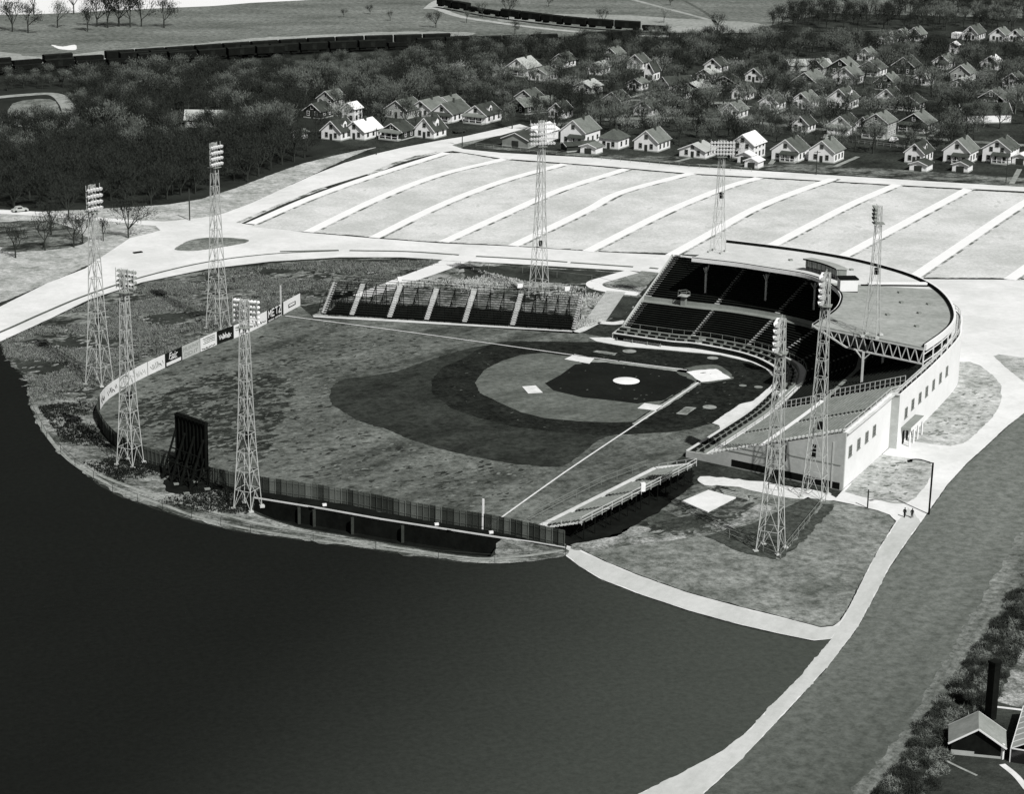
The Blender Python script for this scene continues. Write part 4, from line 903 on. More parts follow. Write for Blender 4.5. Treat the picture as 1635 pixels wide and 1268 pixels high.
p = P(1391, 536, 15.6); tower('thin light tower standing on the near part of the grandstand roof', p, 15.6, 25.8, 2.9, az(-.95, .3), 3.0, 4, 4, nlev=9, thick=.09, bank_h=3.0, lamp=FLOODG)

# ------------------------------------------------------------ scoreboard
sb = thing('scoreboard', 'big black scoreboard on timber trestles seen from behind, centre field', 'scoreboard', P(310, 772))
A, Bp = P(287, 757)-P(310, 772), P(334, 775)-P(310, 772); d = (Bp-A).normalized(); n = Vector((d.y, -d.x, 0)); n = n if n.dot(CAMP-P(310, 772)) > 0 else -n
b = B(); q = [A, Bp, Bp+n*.5, A+n*.5]; b.prism(q, 2.9, 11.6); b.obj('board', 'iron', sb)
for k in range(9):
    s = k/8; a = A.lerp(Bp, s)+n*.62; B().beam(a+Vector((0, 0, 2.9)), a+Vector((0, 0, 11.5)), .2).obj('batten', 'black', sb)
for z in (3.2, 11.3): B().beam(A+n*.75+Vector((0, 0, z)), Bp+n*.75+Vector((0, 0, z)), .18).obj('batten', 'black', sb)
for k in range(4):
    a = A.lerp(Bp, (k+.1)/3.2); b = B(); b.beam(a, a+Vector((0, 0, 3)), .35); b.beam(a+n*4.2, a+n*.8+Vector((0, 0, 8.5)), .28)
    b.beam(a+n*2.4, a+n*.8+Vector((0, 0, 5.0)), .2); b.beam(a+n*4.2, a+Vector((0, 0, 3)), .16); b.beam(a, a+n*3.2+Vector((0, 0, 2.6)), .16); b.beam(a+n*3.0+Vector((0, 0, 3.2)), a+n*.8+Vector((0, 0, 3.2)), .16); b.obj('trestle', 'iron', sb)
b = B()
for dz, off in ((1.3, 3.6), (3.3, 2.9), (5.5, 1.9)): b.beam(A+n*off+Vector((0, 0, dz)), Bp+n*off+Vector((0, 0, dz)), .18)
for k in range(3): b.beam(A.lerp(Bp, k/3)+n*4.1, A.lerp(Bp, (k+1)/3)+n*2.6+Vector((0, 0, 3.8)), .14); b.beam(A.lerp(Bp, (k+1)/3)+n*4.1, A.lerp(Bp, k/3)+n*2.6+Vector((0, 0, 3.8)), .14)
b.obj('trestle_bracing', 'iron', sb)
sheet('painted_shade', smooth([(262, 768), (290, 760), (340, 774), (346, 782), (310, 790), (270, 788)], 3), Z(9), 'ditch')  # scoreboard's shadow on the ground, painted as a dark sheet
for x, y, l in ((282, 775, 'left rear'), (313, 771, 'right rear'), (298, 790, 'left front'), (331, 783, 'right front')):
    B().box(P(x, y)-P(310, 772), 1.0, .7, .35).obj('footing', 'aisle', sb)
# ------------------------------------------------------------ poles, people
def pole(label, x, y, h, w=.22, arms=1, cat='utility pole', lean=0):
    th = thing('utility_pole', label, cat, P(x, y)); B().beam((0, 0, -.1), (lean, 0, h), w).obj('post', 'bark', th)
    if arms: B().beam((-.9+lean, .3, h-.5), (.9+lean, -.3, h-.5), .14).obj('crossarm', 'bark', th)
    return th
pole('small round-topped pole at the edge of the woods by the junction', 303, 352, 8.8, .24, 0)
pole('utility pole at the bend of the road in front of the left houses', 738, 234, 8.5)
pole('utility pole by the verge below the white-roofed house', 601, 247, 8.5)
pole('utility pole behind the parking lot road, right of the lamp grid', 1303, 279, 7.5)
pole('utility pole on the kerb behind the parking lot at the right edge', 1606, 292, 7.5)
pole('short dark post beside the footpath below the grandstand corner', 1385, 812, 3.4, .2, 0, 'post')
lp = thing('street_lamp', 'dark street lamp with curved arm by the wide white drive', 'street lamp', P(1483, 822)); B().beam((0, 0, 0), (.15, .1, 9.3), .26).obj('post', 'iron', lp)
b = B(); pr = Vector((.15, .1, 9.2))
for k in range(1, 9): a = k/8; q = Vector((-4.2*a, .4*a, 9.2+1.0*sin(a*pi*.6))); b.beam(pr, q, .16); pr = q
b.obj('lamp_arm', 'iron', lp); B().box(pr-Vector((0, 0, .35)), .8, .4, .3).obj('lamp_head', 'iron', lp)
def person(label, loc, face, stride, seed):
    """one skinned figure, walking"""
    r = random.Random(seed); me = bpy.data.meshes.new('person'); bm = bmesh.new()
    J = {'pel': (0, 0, .98), 'wst': (0, .01, 1.15), 'chs': (0, .02, 1.38), 'nek': (0, .03, 1.52), 'hd0': (0, .05, 1.62), 'hd1': (0, .05, 1.74),
         'hl': (-.1, 0, .92), 'kl': (-.1, .12*stride, .5), 'al': (-.1, .2*stride-.06, .08), 'tl': (-.1, .2*stride+.12, .03),
         'hr': (.1, 0, .92), 'kr': (.1, .02, .5), 'ar': (.1, -.26*stride, .12), 'tr': (.1, -.2*stride+.06, .03),
         'sl': (-.2, .02, 1.42), 'el': (-.26, -.08, 1.15), 'wl': (-.25, .05, .93), 'sr': (.2, .02, 1.42), 'er': (.26, .0, 1.15), 'wr': (.24, .14, .95)}
    R_ = {'pel': .16, 'wst': .15, 'chs': .17, 'nek': .07, 'hd0': .09, 'hd1': .1, 'hl': .12, 'kl': .09, 'al': .06, 'tl': .05, 'hr': .12, 'kr': .09, 'ar': .06, 'tr': .05, 'sl': .09, 'el': .07, 'wl': .05, 'sr': .09, 'er': .07, 'wr': .05}
    Vs = {k: bm.verts.new(v) for k, v in J.items()}
    for a, c in (('pel', 'wst'), ('wst', 'chs'), ('chs', 'nek'), ('nek', 'hd0'), ('hd0', 'hd1'), ('pel', 'hl'), ('hl', 'kl'), ('kl', 'al'), ('al', 'tl'), ('pel', 'hr'), ('hr', 'kr'), ('kr', 'ar'), ('ar', 'tr'), ('chs', 'sl'), ('sl', 'el'), ('el', 'wl'), ('chs', 'sr'), ('sr', 'er'), ('er', 'wr')): bm.edges.new((Vs[a], Vs[c]))
    bm.to_mesh(me); bm.free(); names = list(J)
    o = bpy.data.objects.new('person', me); C.objects.link(o)
    md = o.modifiers.new('skin', 'SKIN')
    for i, k in enumerate(names):
        if not me.skin_vertices: break
        me.skin_vertices[0].data[i].radius = (R_[k], R_[k]); me.skin_vertices[0].data[i].use_root = (k == 'pel')
    sd_ = o.modifiers.new('sub', 'SUBSURF'); sd_.levels = 1; sd_.render_levels = 1; me.materials.append(MT['cloth_dark'])
    dg_ = bpy.context.evaluated_depsgraph_get(); bpy.context.view_layer.update(); nm = bpy.data.meshes.new_from_object(o.evaluated_get(bpy.context.evaluated_depsgraph_get())); bpy.data.objects.remove(o)
    nm.name = 'person'; o = link('person', nm, None, loc, (0, 0, face)); tag(o, label, 'person')
    b = B()
    for k in range(10):
        for z, rr in ((-.05, .095), (.06, .10), (.1, .06)): b.v.append((rr*cos(k*pi/5), .05+rr*1.1*sin(k*pi/5), 1.68+z+.04))
    for k in range(10):
        q = (k+1) % 10
        for j in (0, 1): b.f.append((3*k+j, 3*q+j, 3*q+j+1, 3*k+j+1))
    b.f.append(tuple(3*k+2 for k in range(10))); b.obj('hat', 'black', o)
    return o
person('left of two people in dark coats walking on the white drive', P(1444, 827), radians(-50), 1, 1)
person('right of two people in dark coats walking on the white drive', P(1456, 828), radians(-45), -1, 2)

# ------------------------------------------------------------ houses
TH = radians(42)
# shared unit meshes: window looks out along -y
def uwin():
    b = B(); b.box((0, -.03, 0), 1, .06, 1); return b
WIN = uwin().mesh('window', 'glass')
def ufr():
    b = B()
    b.box((0, -.05, -.12), 1.25, .12, .12); b.box((0, -.05, 1), 1.25, .12, .12); b.box((-.56, -.05, -.02), .12, .12, 1.05); b.box((.56, -.05, -.02), .12, .12, 1.05); b.box((0, -.05, .46), 1, .1, .07); return b
FRM = ufr().mesh('window_frame', 'trim'); FRMD = ufr().mesh('window_frame', 'shingle')
footprints = []; HLAB = []
def house(label, x, y, W=8, L=10, h=3.0, rh=2.6, wall='house_white', roof='shingle', th=TH, porch=None, dormer=False, chim=True, name='house', cat='house', hip=False, wins=True, door=True, base=None, wing=None):
    if roof == 'shingle' and len(HLAB) % 3 == 1: roof = 'shingle_mid'
    c = P(x, y) if base is None else base; t = thing(name, label, cat, c, th)
    footprints.append((c, th, L, W)); HLAB.append(label)
    fr = FRM if wall != 'house_white' else FRMD
    b = B(); v = [(0, 0), (L, 0), (L, W), (0, W)]
    b.v = [(a, q, -.1) for a, q in v]+[(a, q, h) for a, q in v]+[(0, W/2, h+rh), (L, W/2, h+rh)]
    b.f = [(0, 1, 5, 4), (1, 2, 6, 9, 5), (2, 3, 7, 6), (3, 0, 4, 8, 7)]
    if hip: b.v[8] = (W*.35, W/2, h+rh); b.v[9] = (L-W*.35, W/2, h+rh); b.f = [(0, 1, 5, 4), (1, 2, 6, 5), (2, 3, 7, 6), (3, 0, 4, 7)]
    b.obj('wall', wall, t)
    b = B(); o = .45; k = rh/(W/2); e0, e1 = (-o, L+o); r0, r1 = ((-o, L+o) if not hip else (W*.35, L-W*.35))
    def plane(y0, ym, top):
        zt = h+rh+.03; ze = h-o*k+.03; th_ = .16
        a = [(e0, y0, ze), (e1, y0, ze), (r1, ym, zt), (r0, ym, zt)]
        n = len(b.v); b.v += a+[(p, q, z-th_) for p, q, z in a]
        b.f += [(n, n+1, n+2, n+3), (n+7, n+6, n+5, n+4)]+[(n+i, n+4+i, n+4+(i+1) % 4, n+(i+1) % 4) for i in range(4)]
    plane(-o, W/2, 0); plane(W+o, W/2, 1)
    if hip:
        for e, r in ((e0, r0), (e1, r1)): b.q((e, -o, h-o*k+.03), (e, W+o, h-o*k+.03), (r, W/2, h+rh+.03))
    ro = b.obj('roof', roof, t)
    if not hip:
        for e in (-o-.04, L+o+.04):
            b = B(); b.beam((e, -o, h-o*k-.1), (e, W/2, h+rh-.1), .1, .22); b.beam((e, W+o, h-o*k-.1), (e, W/2, h+rh-.1), .1, .22)
            b.obj('barge_board', 'trim' if wall != 'house_white' else 'house_white', t)
    if chim: B().box((L*.55, W*.42, h+rh*.5), .6, .6, rh*.5+1.0).obj('chimney', 'brick', ro)
    def win(px, py, pz, w, hh, a):
        wo_ = link('window', WIN, t, (px, py, pz), (0, 0, a), (w, 1, hh)); link('window_frame', fr, wo_)
    if wins:
        if not porch: 
            win(0, W*.27, 1.0, .9, 1.35, -pi/2); win(0, W*.73, 1.0, .9, 1.35, -pi/2)
        if not hip: win(0, W*.5, h+rh*.18, .95, 1.15, -pi/2)
        n = max(2, int(L/2.8))
        for i in range(n):
            win(L*(i+.6)/(n+.2), 0, 1.05, .9, 1.3, 0)
            if h > 4.5: win(L*(i+.6)/(n+.2), 0, 3.7, .9, 1.2, 0)
        if h > 4.5: win(0, W*.3, 3.7, .9, 1.2, -pi/2); win(0, W*.7, 3.7, .9, 1.2, -pi/2)
    if door and not porch: B().box((-.04, W*.5, 0), .1, 1.0, 2.1).obj('door', 'house_dark', t)
    if porch:
        d = 2.3; w0, w1 = (.3, W-.3) if porch != 'half' else (.2, W*.6)
        pr = thing_part('porch', t, (0, 0, 0), 0)
        B().prism([Vector((-d, w0, 0)), Vector((0, w0, 0)), Vector((0, w1, 0)), Vector((-d, w1, 0))], -.1, .45).obj('floor', 'house_grey', pr)
        z = 2.55 if h < 4.5 else 2.7
        b = B(); b.q((-d-.3, w0-.3, z), (-d-.3, w1+.3, z), (0, w1+.3, z+.75), (0, w0-.3, z+.75)); b.q((-d-.3, w0-.3, z-.18), (0, w0-.3, z-.18), (0, w1+.3, z-.18), (-d-.3, w1+.3, z-.18)); b.q((-d-.3, w0-.3, z-.18), (-d-.3, w1+.3, z-.18), (-d-.3, w1+.3, z), (-d-.3, w0-.3, z)); b.q((-d-.3, w0-.3, z-.18), (-d-.3, w0-.3, z), (0, w0-.3, z+.75), (0, w0-.3, z-.18)); b.obj('porch_roof', 'shingle_dark' if roof != 'shingle_dark' else 'shingle', pr)
        for k in range(4): q = w0+.15+(w1-w0-.3)*k/3; B().box((-d+.15, q, .4), .22, .22, z-.5).obj('post', 'trim', pr)
        if porch == 'closed':
            B().prism([Vector((-d+.05, w0, 0)), Vector((-.05, w0, 0)), Vector((-.05, w1, 0)), Vector((-d+.05, w1, 0))], .4, 1.2).obj('parapet', 'house_white', pr)
        else:
            B().beam((-d+.15, w0, 1.2), (-d+.15, w1, 1.2), .12, .1).obj('rail', 'trim', pr)
        B().box((-.04, W*.5, .4), .1, 1.0, 2.1).obj('door', 'house_dark', t)
        win(-.02, W*.22, 1.0, .9, 1.2, -pi/2); win(-.02, W*.78, 1.0, .9, 1.2, -pi/2)
    if dormer:
        dx = L*.45; b = B(); w = 1.1; y0 = W*.12; zb = h+.2; zt = h+rh*.72
        b.v = [(dx-w, y0, zb), (dx+w, y0, zb), (dx+w, y0, zt), (dx, y0, zt+.8), (dx-w, y0, zt), (dx-w, W/2, zt), (dx+w, W/2, zt), (dx, W/2, zt+.8)]
        b.f = [(0, 1, 2, 3, 4), (0, 4, 5), (1, 6, 2)]; b.obj('dormer', wall, t)
        b = B(); b.q((dx-w-.25, y0-.25, zt-.15), (dx, y0-.25, zt+.92), (dx, W/2, zt+.92), (dx-w-.25, W/2, zt-.15)); b.q((dx, y0-.25, zt+.92), (dx+w+.25, y0-.25, zt-.15), (dx+w+.25, W/2, zt-.15), (dx, W/2, zt+.92)); b.obj('dormer_roof', roof, ro)
        win(dx, y0, zb+.5, .9, 1.0, 0)
    if wing:    # smaller gabled extension on the left/back
        wl, ww, wh = wing; b = B(); x0, y0 = L*.25, W
        b.v = [(x0, y0, 0), (x0+wl, y0, 0), (x0+wl, y0+ww, 0), (x0, y0+ww, 0), (x0, y0, wh), (x0+wl, y0, wh), (x0+wl, y0+ww, wh), (x0, y0+ww, wh)]
        b.f = [(0, 3, 7, 4), (3, 2, 6, 7), (2, 1, 5, 6), (4, 7, 6, 5)]; b.obj('side_wing', wall, t)
    # concrete footing strip
    B().prism([Vector((-.08, -.08, 0)), Vector((L+.08, -.08, 0)), Vector((L+.08, W+.08, 0)), Vector((-.08, W+.08, 0))], -.1, .35).obj('foundation', 'house_grey', t)
    return t
def shed(label, x, y, W, L, h, wall='house_white', roof='shingle_pale', rh=1.0, th=TH, name='shed', dark_door=True):
    t = house(label, x, y, W, L, h, rh, wall, roof, th, chim=False, wins=False, door=False, name=name, cat='shed')
    if dark_door: B().box((-.04, W/2, 0), .12, min(2.4, W*.5), h*.75).obj('door', 'house_dark', t)
    return t
# row along the parking lot, left to right
house('cottage with bright white roof, first big roof left of the road bend', 582, 224, 8.2, 11, 3, 3.0, roof='shingle_pale')
house('dark-roofed white gabled house at the wood edge, left neighbour of the bright-roofed cottage', 544, 225, 7.5, 9, 3.2, 3.2, roof='shingle_dark', dormer=True)
house('tall narrow white house behind the bright-roofed cottage', 566, 196, 5, 5, 5, 1.8, roof='shingle_pale', chim=False)
house('half-hidden cottage with pale gable at the top of the left woods edge', 533, 171, 7, 8, 3, 2.6, 'house_grey', 'shingle')
house('small dark-roofed cottage sunk in the edge of the left woods', 512, 190, 7, 8, 2.8, 2.4, 'house_dark', 'shingle_dark')
house('small white outbuilding almost hidden in trees at far left end of the row', 482, 223, 3.5, 3.5, 2.4, .8, chim=False, wins=False)
house('low house with open pale porch between bright-roofed cottage and steep dark-roofed cottage', 642, 224, 8, 8, 3, 2.4, 'house_dark', 'shingle_dark', porch='full')
house('grey-roofed house with clipped gable behind the low open porch house', 650, 190, 9, 11, 3.2, 3, 'house_grey', 'shingle')
house('steep dark-roofed white cottage right beside the road bend', 693, 222, 7.5, 8, 3, 3.8, roof='shingle_dark', dormer=True)
house('broad white gabled house behind the steep cottage', 688, 188, 8.5, 12, 3, 2.8, 'house_white', 'shingle')
house('grey-roofed house with columned porch, third from right in the left group', 722, 196, 8.5, 13, 3.2, 3.2, 'house_white', 'shingle', porch='full')
house('white house with big front porch and dormer at the right end of the left group', 776, 198, 8.5, 11, 3.2, 3, 'house_white', 'shingle_dark', porch='full', dormer=True)
house('long low dark house among trees above the plank barn', 838, 183, 9, 16, 3, 2.2, 'house_dark', 'shingle', th=radians(18))
house('small grey gabled house behind the long low dark house', 850, 168, 7, 8, 3, 2.4, 'house_grey', 'shingle')
shed('dark-roofed plank barn on the corner behind the light tower lamp grid', 843, 237, 9.5, 7, 2.8, 'wall_grey', 'shingle_dark', 2.0, name='barn')
g = house('white arched garage partly behind the lamp grid of the right field light tower', 862, 232, 7, 13, 3.8, 2.0, 'house_white', 'shingle_pale', chim=False, wins=False, door=False); B().box((-.05, 3.5, 0), .1, 3.6, 2.9).obj('garage_door', 'house_dark', g)
shed('low dark open shed between arched garage and the tall grey-roofed house', 905, 243, 4, 11, 2.2, 'house_dark', 'shingle_dark', .8, radians(8), name='shed', dark_door=False)
house('tall grey-roofed white house with attic windows right of the arched garage', 934, 232, 9, 11, 4.4, 3.6, porch='half', dormer=False)
shed('little white flat shed in front of the tall grey-roofed house', 951, 247, 5.5, 5, 2.5, 'house_white', 'shingle', 1.0)
house('small white hip-roofed house with dark front slope', 987, 239, 7, 8, 3.6, 2.4, roof='shingle', hip=True)
house('white gabled cottage with dark little porch hood in the middle of the row', 1050, 243, 8.4, 9.5, 3.4, 3.4, roof='shingle')
house('white cottage half hidden by a bare tree left of the far lamp grid', 1126, 254, 9, 8, 2.6, 2.0, 'house_white', 'house_grey')
house('two-storey white house with bright white roof right of the far lamp grid', 1203, 256, 8, 9.5, 5, 3.0, roof='shingle_pale', chim=False)
shed('small white shed with one square window below the bright two-storey house', 1199, 262, 4.6, 3.2, 2.8, roof='shingle_pale')
shed('low white garage right of the small shed by the parking lot road', 1210, 270, 4.5, 4.5, 2.5, roof='shingle_pale')
house('white house with grey roof and pillared corner porch, right of the bright garage', 1274, 259, 9, 9.5, 3.6, 3.4, porch='half')
house('white house with lean-to at its left side standing on a paved strip', 1331, 261, 8.5, 9, 3.8, 3.2, wing=(4, 2.4, 2.6))
house('narrow white house with steep dark roof, middle of the right group', 1474, 262, 6.2, 9.5, 3.6, 2.8, roof='shingle_dark', dormer=True)
shed('long white garage below the narrow dark-roofed house', 1479, 275, 5.5, 6, 2.4, roof='shingle_dark')
house('white house with tall grey roof second from the right edge of the front row', 1547, 262, 8.5, 9.5, 4.0, 3.6, porch='half')
shed('white shed with dark roof in front of the house second from the right edge', 1545, 276, 5, 5, 2.5, roof='shingle_dark')
house('white house cut by the right edge of the photo with dark window awning', 1612, 262, 9, 10, 4.6, 3.0, porch='half')
shed('low white lean-to garage at the right edge below the awning house', 1640, 264, 5, 5, 2.6, roof='shingle_pale')
# second row
house('white cottage with glazed closed front porch and dark roof', 1358, 216, 8, 9, 3.4, 3.0, roof='shingle_dark', porch='closed')
house('narrow white house squeezed between closed porch cottage and two-storey porch house', 1390, 216, 6, 9, 3.2, 3.0, 'house_white', 'shingle')
house('two-storey grey-white house with stacked front porches', 1416, 222, 8.5, 9, 5.6, 2.8, 'house_grey', 'shingle', porch='full')
house('dark gabled bungalow with white trim crossing its front', 1480, 212, 10, 9.5, 3.2, 3.2, 'house_dark', 'shingle', porch='full')
house('long white house with dark roof standing across the slope, largest at right', 1600, 190, 7.5, 18, 3.6, 3.0, roof='shingle_dark', th=radians(172), chim=False)
house('small white cottage with dark roof, far left of the third row', 1241, 177, 7, 8, 3.2, 2.6, roof='shingle_dark')
house('white cottage with grey roof, second of the third row', 1292, 175, 7, 9.5, 3.2, 2.8)
house('large white double-gabled house in the middle of the third row', 1356, 175, 8.8, 9.5, 3.8, 3.6, roof='shingle', dormer=True)
house('white house with round front porch, right of the double-gabled house', 1432, 174, 8.8, 8.5, 3.6, 3.6, roof='shingle_dark', porch='full')
house('dark-walled cottage hidden behind porch house in the third row', 1466, 177, 8, 8, 3, 2.4, 'house_dark', 'shingle_dark', porch='full')
house('dark gabled house between two bare trees near the right edge', 1600, 172, 9, 9, 3.4, 3.0, 'house_dark', 'shingle')
house('dark-fronted gabled house left of the clipped white house, top row', 1358, 121, 9.5, 9, 3.4, 3.2, 'house_dark', 'shingle')
house('white gabled house with grey roof below the dark-fronted one', 1364, 136, 9, 10, 3.6, 3.4)
house('white house with flared roof, top row right of centre', 1405, 122, 9.5, 8, 3.2, 3.0, porch='full')
house('brown-dark house with big grey roof left of the third row', 1303, 144, 10, 12, 3.0, 3.6, 'house_dark', 'shingle')
house('pale small house directly above the big grey roof', 1314, 119, 7, 8, 3.2, 2.8, 'house_grey', 'shingle')
house('long ragged pale roof at the wood edge, far left of the top row', 1262, 113, 9, 18, 2.4, 1.8, 'house_grey', 'house_grey', radians(-4), chim=False, wins=False, door=False)
house('dark-roofed house rising behind the round porch house', 1428, 145, 8, 8, 3.2, 3.2, 'house_dark', 'shingle')
house('tall dark grey gable in trees right of the flared roof house', 1458, 121, 9, 9, 4.0, 3.4, 'house_dark', 'shingle_dark')
house('small pale-roofed cottage under bare trees right of the tall dark gable', 1482, 137, 7, 7, 2.8, 2.2, 'house_white', 'house_grey')
house('grey house in hazy trees further right of the pale-roofed cottage', 1548, 129, 8, 8, 3.2, 3.0, 'house_grey', 'shingle')
house('white low house seen through trees below the hazy grey house', 1545, 142, 7, 8, 2.6, 1.6, 'house_white', 'house_grey')
# far top right
house('white farmhouse left of the pair near the top right woods', 1422, 72, 7, 10, 3, 2.2, 'house_white', 'house_grey', chim=False)
house('bright white gable, left of the pair near the top right woods', 1448, 67, 7, 6, 3, 2.8)
house('white gabled house, right of the pair near the top right woods', 1470, 66, 7, 8, 3.2, 3.0)
house('white house with long low wings in the top right corner', 1560, 65, 7, 12, 3.4, 3.2, wing=(6, 6, 2.4))
house('white L-shaped house near the right edge at the top', 1604, 67, 7, 9, 3.4, 2.8)
house('white cottage cut by the right edge at the top', 1630, 67, 6, 7, 3.0, 2.6)
house('narrow pale outbuilding alone below the top right houses', 1527, 86, 3.5, 4, 4, 1.2, 'house_white', 'shingle_pale', chim=False, wins=False)
# middle of the town
house('white gabled house high in the trees left of the middle', 842, 122, 9.5, 11, 3.4, 3.4, 'house_white', 'house_grey', porch='full')
house('pale ruinous-looking house right of the high white gabled house', 873, 130, 8, 9, 3, 2, 'house_white', 'shingle', dormer=True)
house('white gable peeping from trees in the middle distance', 1026, 111, 7, 7, 3.2, 2.8)
house('narrow white church-like gable right of the peeping gable', 1043, 130, 4, 6, 4.4, 3.0, 'house_white', 'shingle_dark')
house('small white cottage with two front windows beside the steps', 1024, 145, 6, 6, 3, 1.6, 'house_white', 'shingle')
house('long dark-roofed bungalow in the centre of the town', 1068, 147, 8.5, 12, 3, 2.4, 'house_white', 'shingle_dark', radians(10))
house('white-walled end of low house right of the long dark roof', 1094, 158, 7, 7, 2.8, 2.2, roof='shingle')
house('cottage with pale broad roof beside a garden path', 1119, 154, 9, 11, 2.8, 2.2, 'house_dark', 'house_grey', porch='full')
house('little white house behind the pale broad roof', 1135, 130, 6, 8, 3, 1.8, roof='house_grey')
house('dark bungalow with white gable trim left of the third row', 1173, 143, 9, 7, 2.8, 2.2, 'house_dark', 'shingle_dark')
house('white shed-like house in dark trees left of the peeping gable', 960, 120, 6, 8, 3, 2, roof='house_grey')
house('pale roof among twigs right of the ruinous-looking house', 945, 150, 8, 9, 2.6, 2, 'house_grey', 'house_grey')
house('pale rambling roof alone in the middle of the dark woods', 296, 203, 8, 12, 2.8, 2.6, 'house_grey', 'house_grey', radians(-18), chim=True)
house('white cottage roof at the left edge of the town woods', 720, 178, 7, 9, 2.8, 2.2, 'house_dark', 'shingle')
for lb_, x_, y_, w_, l_, wl_, rf_ in (
    ('white cottage deep in the trees left of the peeping gable', 905, 108, 7, 8, 'house_white', 'shingle'), ('grey cottage in the belt of trees below the freight cars', 985, 98, 7, 8, 'house_grey', 'shingle'),
    ('white cottage behind the pale broad roof of the town centre', 1150, 116, 7, 8, 'house_white', 'shingle_dark'), ('small white house left of the far left cottage of the third row', 1192, 160, 6, 7, 'house_white', 'shingle'),
    ('white house in the trees above the third row, left side', 1216, 132, 7, 8, 'house_white', 'shingle_mid'), ('white house in thin trees near the right edge, top of the town', 1515, 110, 7, 8, 'house_white', 'shingle'),
    ('white cottage at the right edge in the upper town', 1592, 112, 7, 8, 'house_white', 'shingle_pale'), ('white cottage cut by the right edge beside the dark gabled house', 1628, 140, 7, 8, 'house_white', 'shingle_mid'),
    ('small white house above the flared roof house', 1390, 98, 6, 7, 'house_white', 'shingle'), ('grey house between bungalow and pale ruinous roof', 990, 172, 7, 8, 'house_grey', 'shingle_mid'),
    ('white cottage in trees below the long dark-roofed bungalow', 1040, 186, 7, 8, 'house_white', 'shingle_mid'), ('white house half sunk in trees right of the garden paths', 1180, 190, 7, 8, 'house_white', 'shingle'),
    ('small house with pale gable above the plank barn', 900, 190, 6, 7, 'house_white', 'shingle_dark'), ('small white house by the street left of the closed porch cottage', 1290, 212, 6, 7, 'house_white', 'shingle_dark')):
    house(lb_, x_, y_, w_, l_, 3.0, 2.6, wl_, rf_, porch='half' if w_ == 7 and x_ % 2 else None)
# streets and drives of the town
ribbon('town_street', [(722, 236), (790, 214), (860, 203), (980, 190), (1140, 190), (1300, 205), (1500, 222), (1640, 232)], 4.5, Z(3), 'lawn_mid')
ribbon('town_street', [(960, 160), (1060, 160), (1180, 165)], 4, Z(3), 'lawn_mid')
for q in ([(1010, 155), (1046, 143)], [(1022, 161), (1048, 148)], [(1115, 165), (1150, 147)], [(1235, 182), (1262, 172)], [(1333, 266), (1370, 250)], [(1485, 218), (1502, 206)], [(1080, 258), (1110, 250)], [(1230, 262), (1250, 238)], [(1430, 232), (1500, 236)], [(1615, 294), (1628, 270)], [(945, 128), (975, 128)], [(1560, 150), (1600, 148)], [(1080, 168), (1150, 165), (1200, 170)]):
    ribbon('garden_path', q, 1.6, Z(4), 'chalk_soft', 2)
sheet('yard', [(1110, 262), (1240, 272), (1640, 300), (1640, 285), (1500, 275), (1300, 262)], Z(2), 'rough'); sheet('yard', [(760, 236), (1100, 262), (1080, 250), (950, 246), (830, 238), (780, 232)], Z(2), 'rough')
chain('garden_fence', 'low pale garden fence along the street in front of the stacked porch house', [(1352, 226), (1400, 232), (1455, 238)], 1.1, 2.2, 'chalk_soft', .08)
chain('garden_fence', 'low fence along the back yards behind the parking lot road', [(760, 234), (860, 244), (960, 255), (1100, 268), (1200, 274)], 1.2, 3, 'wall_grey', .06)

# parked cars in the streets of the town
def car(label, x, y, a, m):
    t = thing('car', label, 'car', P(x, y), a)
    b = B(); pr_ = [(-2.2, .35), (-2.25, .8), (-1.5, .95), (-1.0, 1.55), (.5, 1.55), (1.0, 1.0), (2.0, .9), (2.2, .6), (2.2, .35)]; n = len(pr_)
    for yy in (-.85, .85): b.v += [(px_, yy, pz) for px_, pz in pr_]
    b.f = [tuple(range(n)), tuple(reversed(range(n, 2*n)))]+[(i, i+n, (i+1) % n+n, (i+1) % n) for i in range(n)]; b.obj('body', m, t)
    for wx in (-1.4, 1.4):
        for wy in (-.82, .82):
            b = B(); k = 10
            for s_ in (-.1, .1): b.v += [(wx+.34*cos(2*pi*i/k), wy+s_, .34+.34*sin(2*pi*i/k)) for i in range(k)]
            b.f = [tuple(range(k)), tuple(reversed(range(k, 2*k)))]+[(i, i+k, (i+1) % k+k, (i+1) % k) for i in range(k)]; b.obj('wheel', 'black', t)
    for s_ in (-.86, .86): B().box((-.25, s_, 1.02), 1.3, .03, .4).obj('side_window', 'glass', t)
    return t
car('dark car parked in the side street left of the plank barn', 733, 212, radians(20), 'house_dark')
car('pale car parked in the park drive among bare trees at far left', 32, 338, radians(10), 'house_grey')
car('pale car parked by the stacked porch house', 1427, 226, radians(40), 'house_white')
car('pale car parked left of the closed porch cottage', 1320, 222, radians(30), 'house_grey')

# ------------------------------------------------------------ lower right yard
gv = P(1518, 1205)-P(1600, 1213); GW = gv.length
g = house('dark open-fronted garage with grey and pale roof slopes, bottom right corner', 1600, 1213, GW, 4.6, 2.1, 2.1, 'iron', 'garage_roof', atan2(-gv.x, gv.y), chim=False, wins=False, door=False, name='garage', cat='garage')
B().beam((-.05, 0, 0), (-.05, 0, 2.2), .3).obj('corner_board', 'trim', g); B().beam((-.06, GW, .3), (-.06, GW*.55, .3), .08, .8).obj('pale_plank', 'house_grey', g)
cs = thing('smokestack', 'tall dark square brick smokestack behind the bottom right garage', 'chimney', P(1581, 1149)); 
b = B(); b.box((0, 0, 0), 1.15, 1.15, 8.2, .3); b.box((0, 0, 8.2), 1.35, 1.35, .35, .3); b.obj('shaft', 'iron', cs)
gh = thing('cold_frame', 'pale framed glass shed cut by the right edge at the bottom', 'greenhouse')
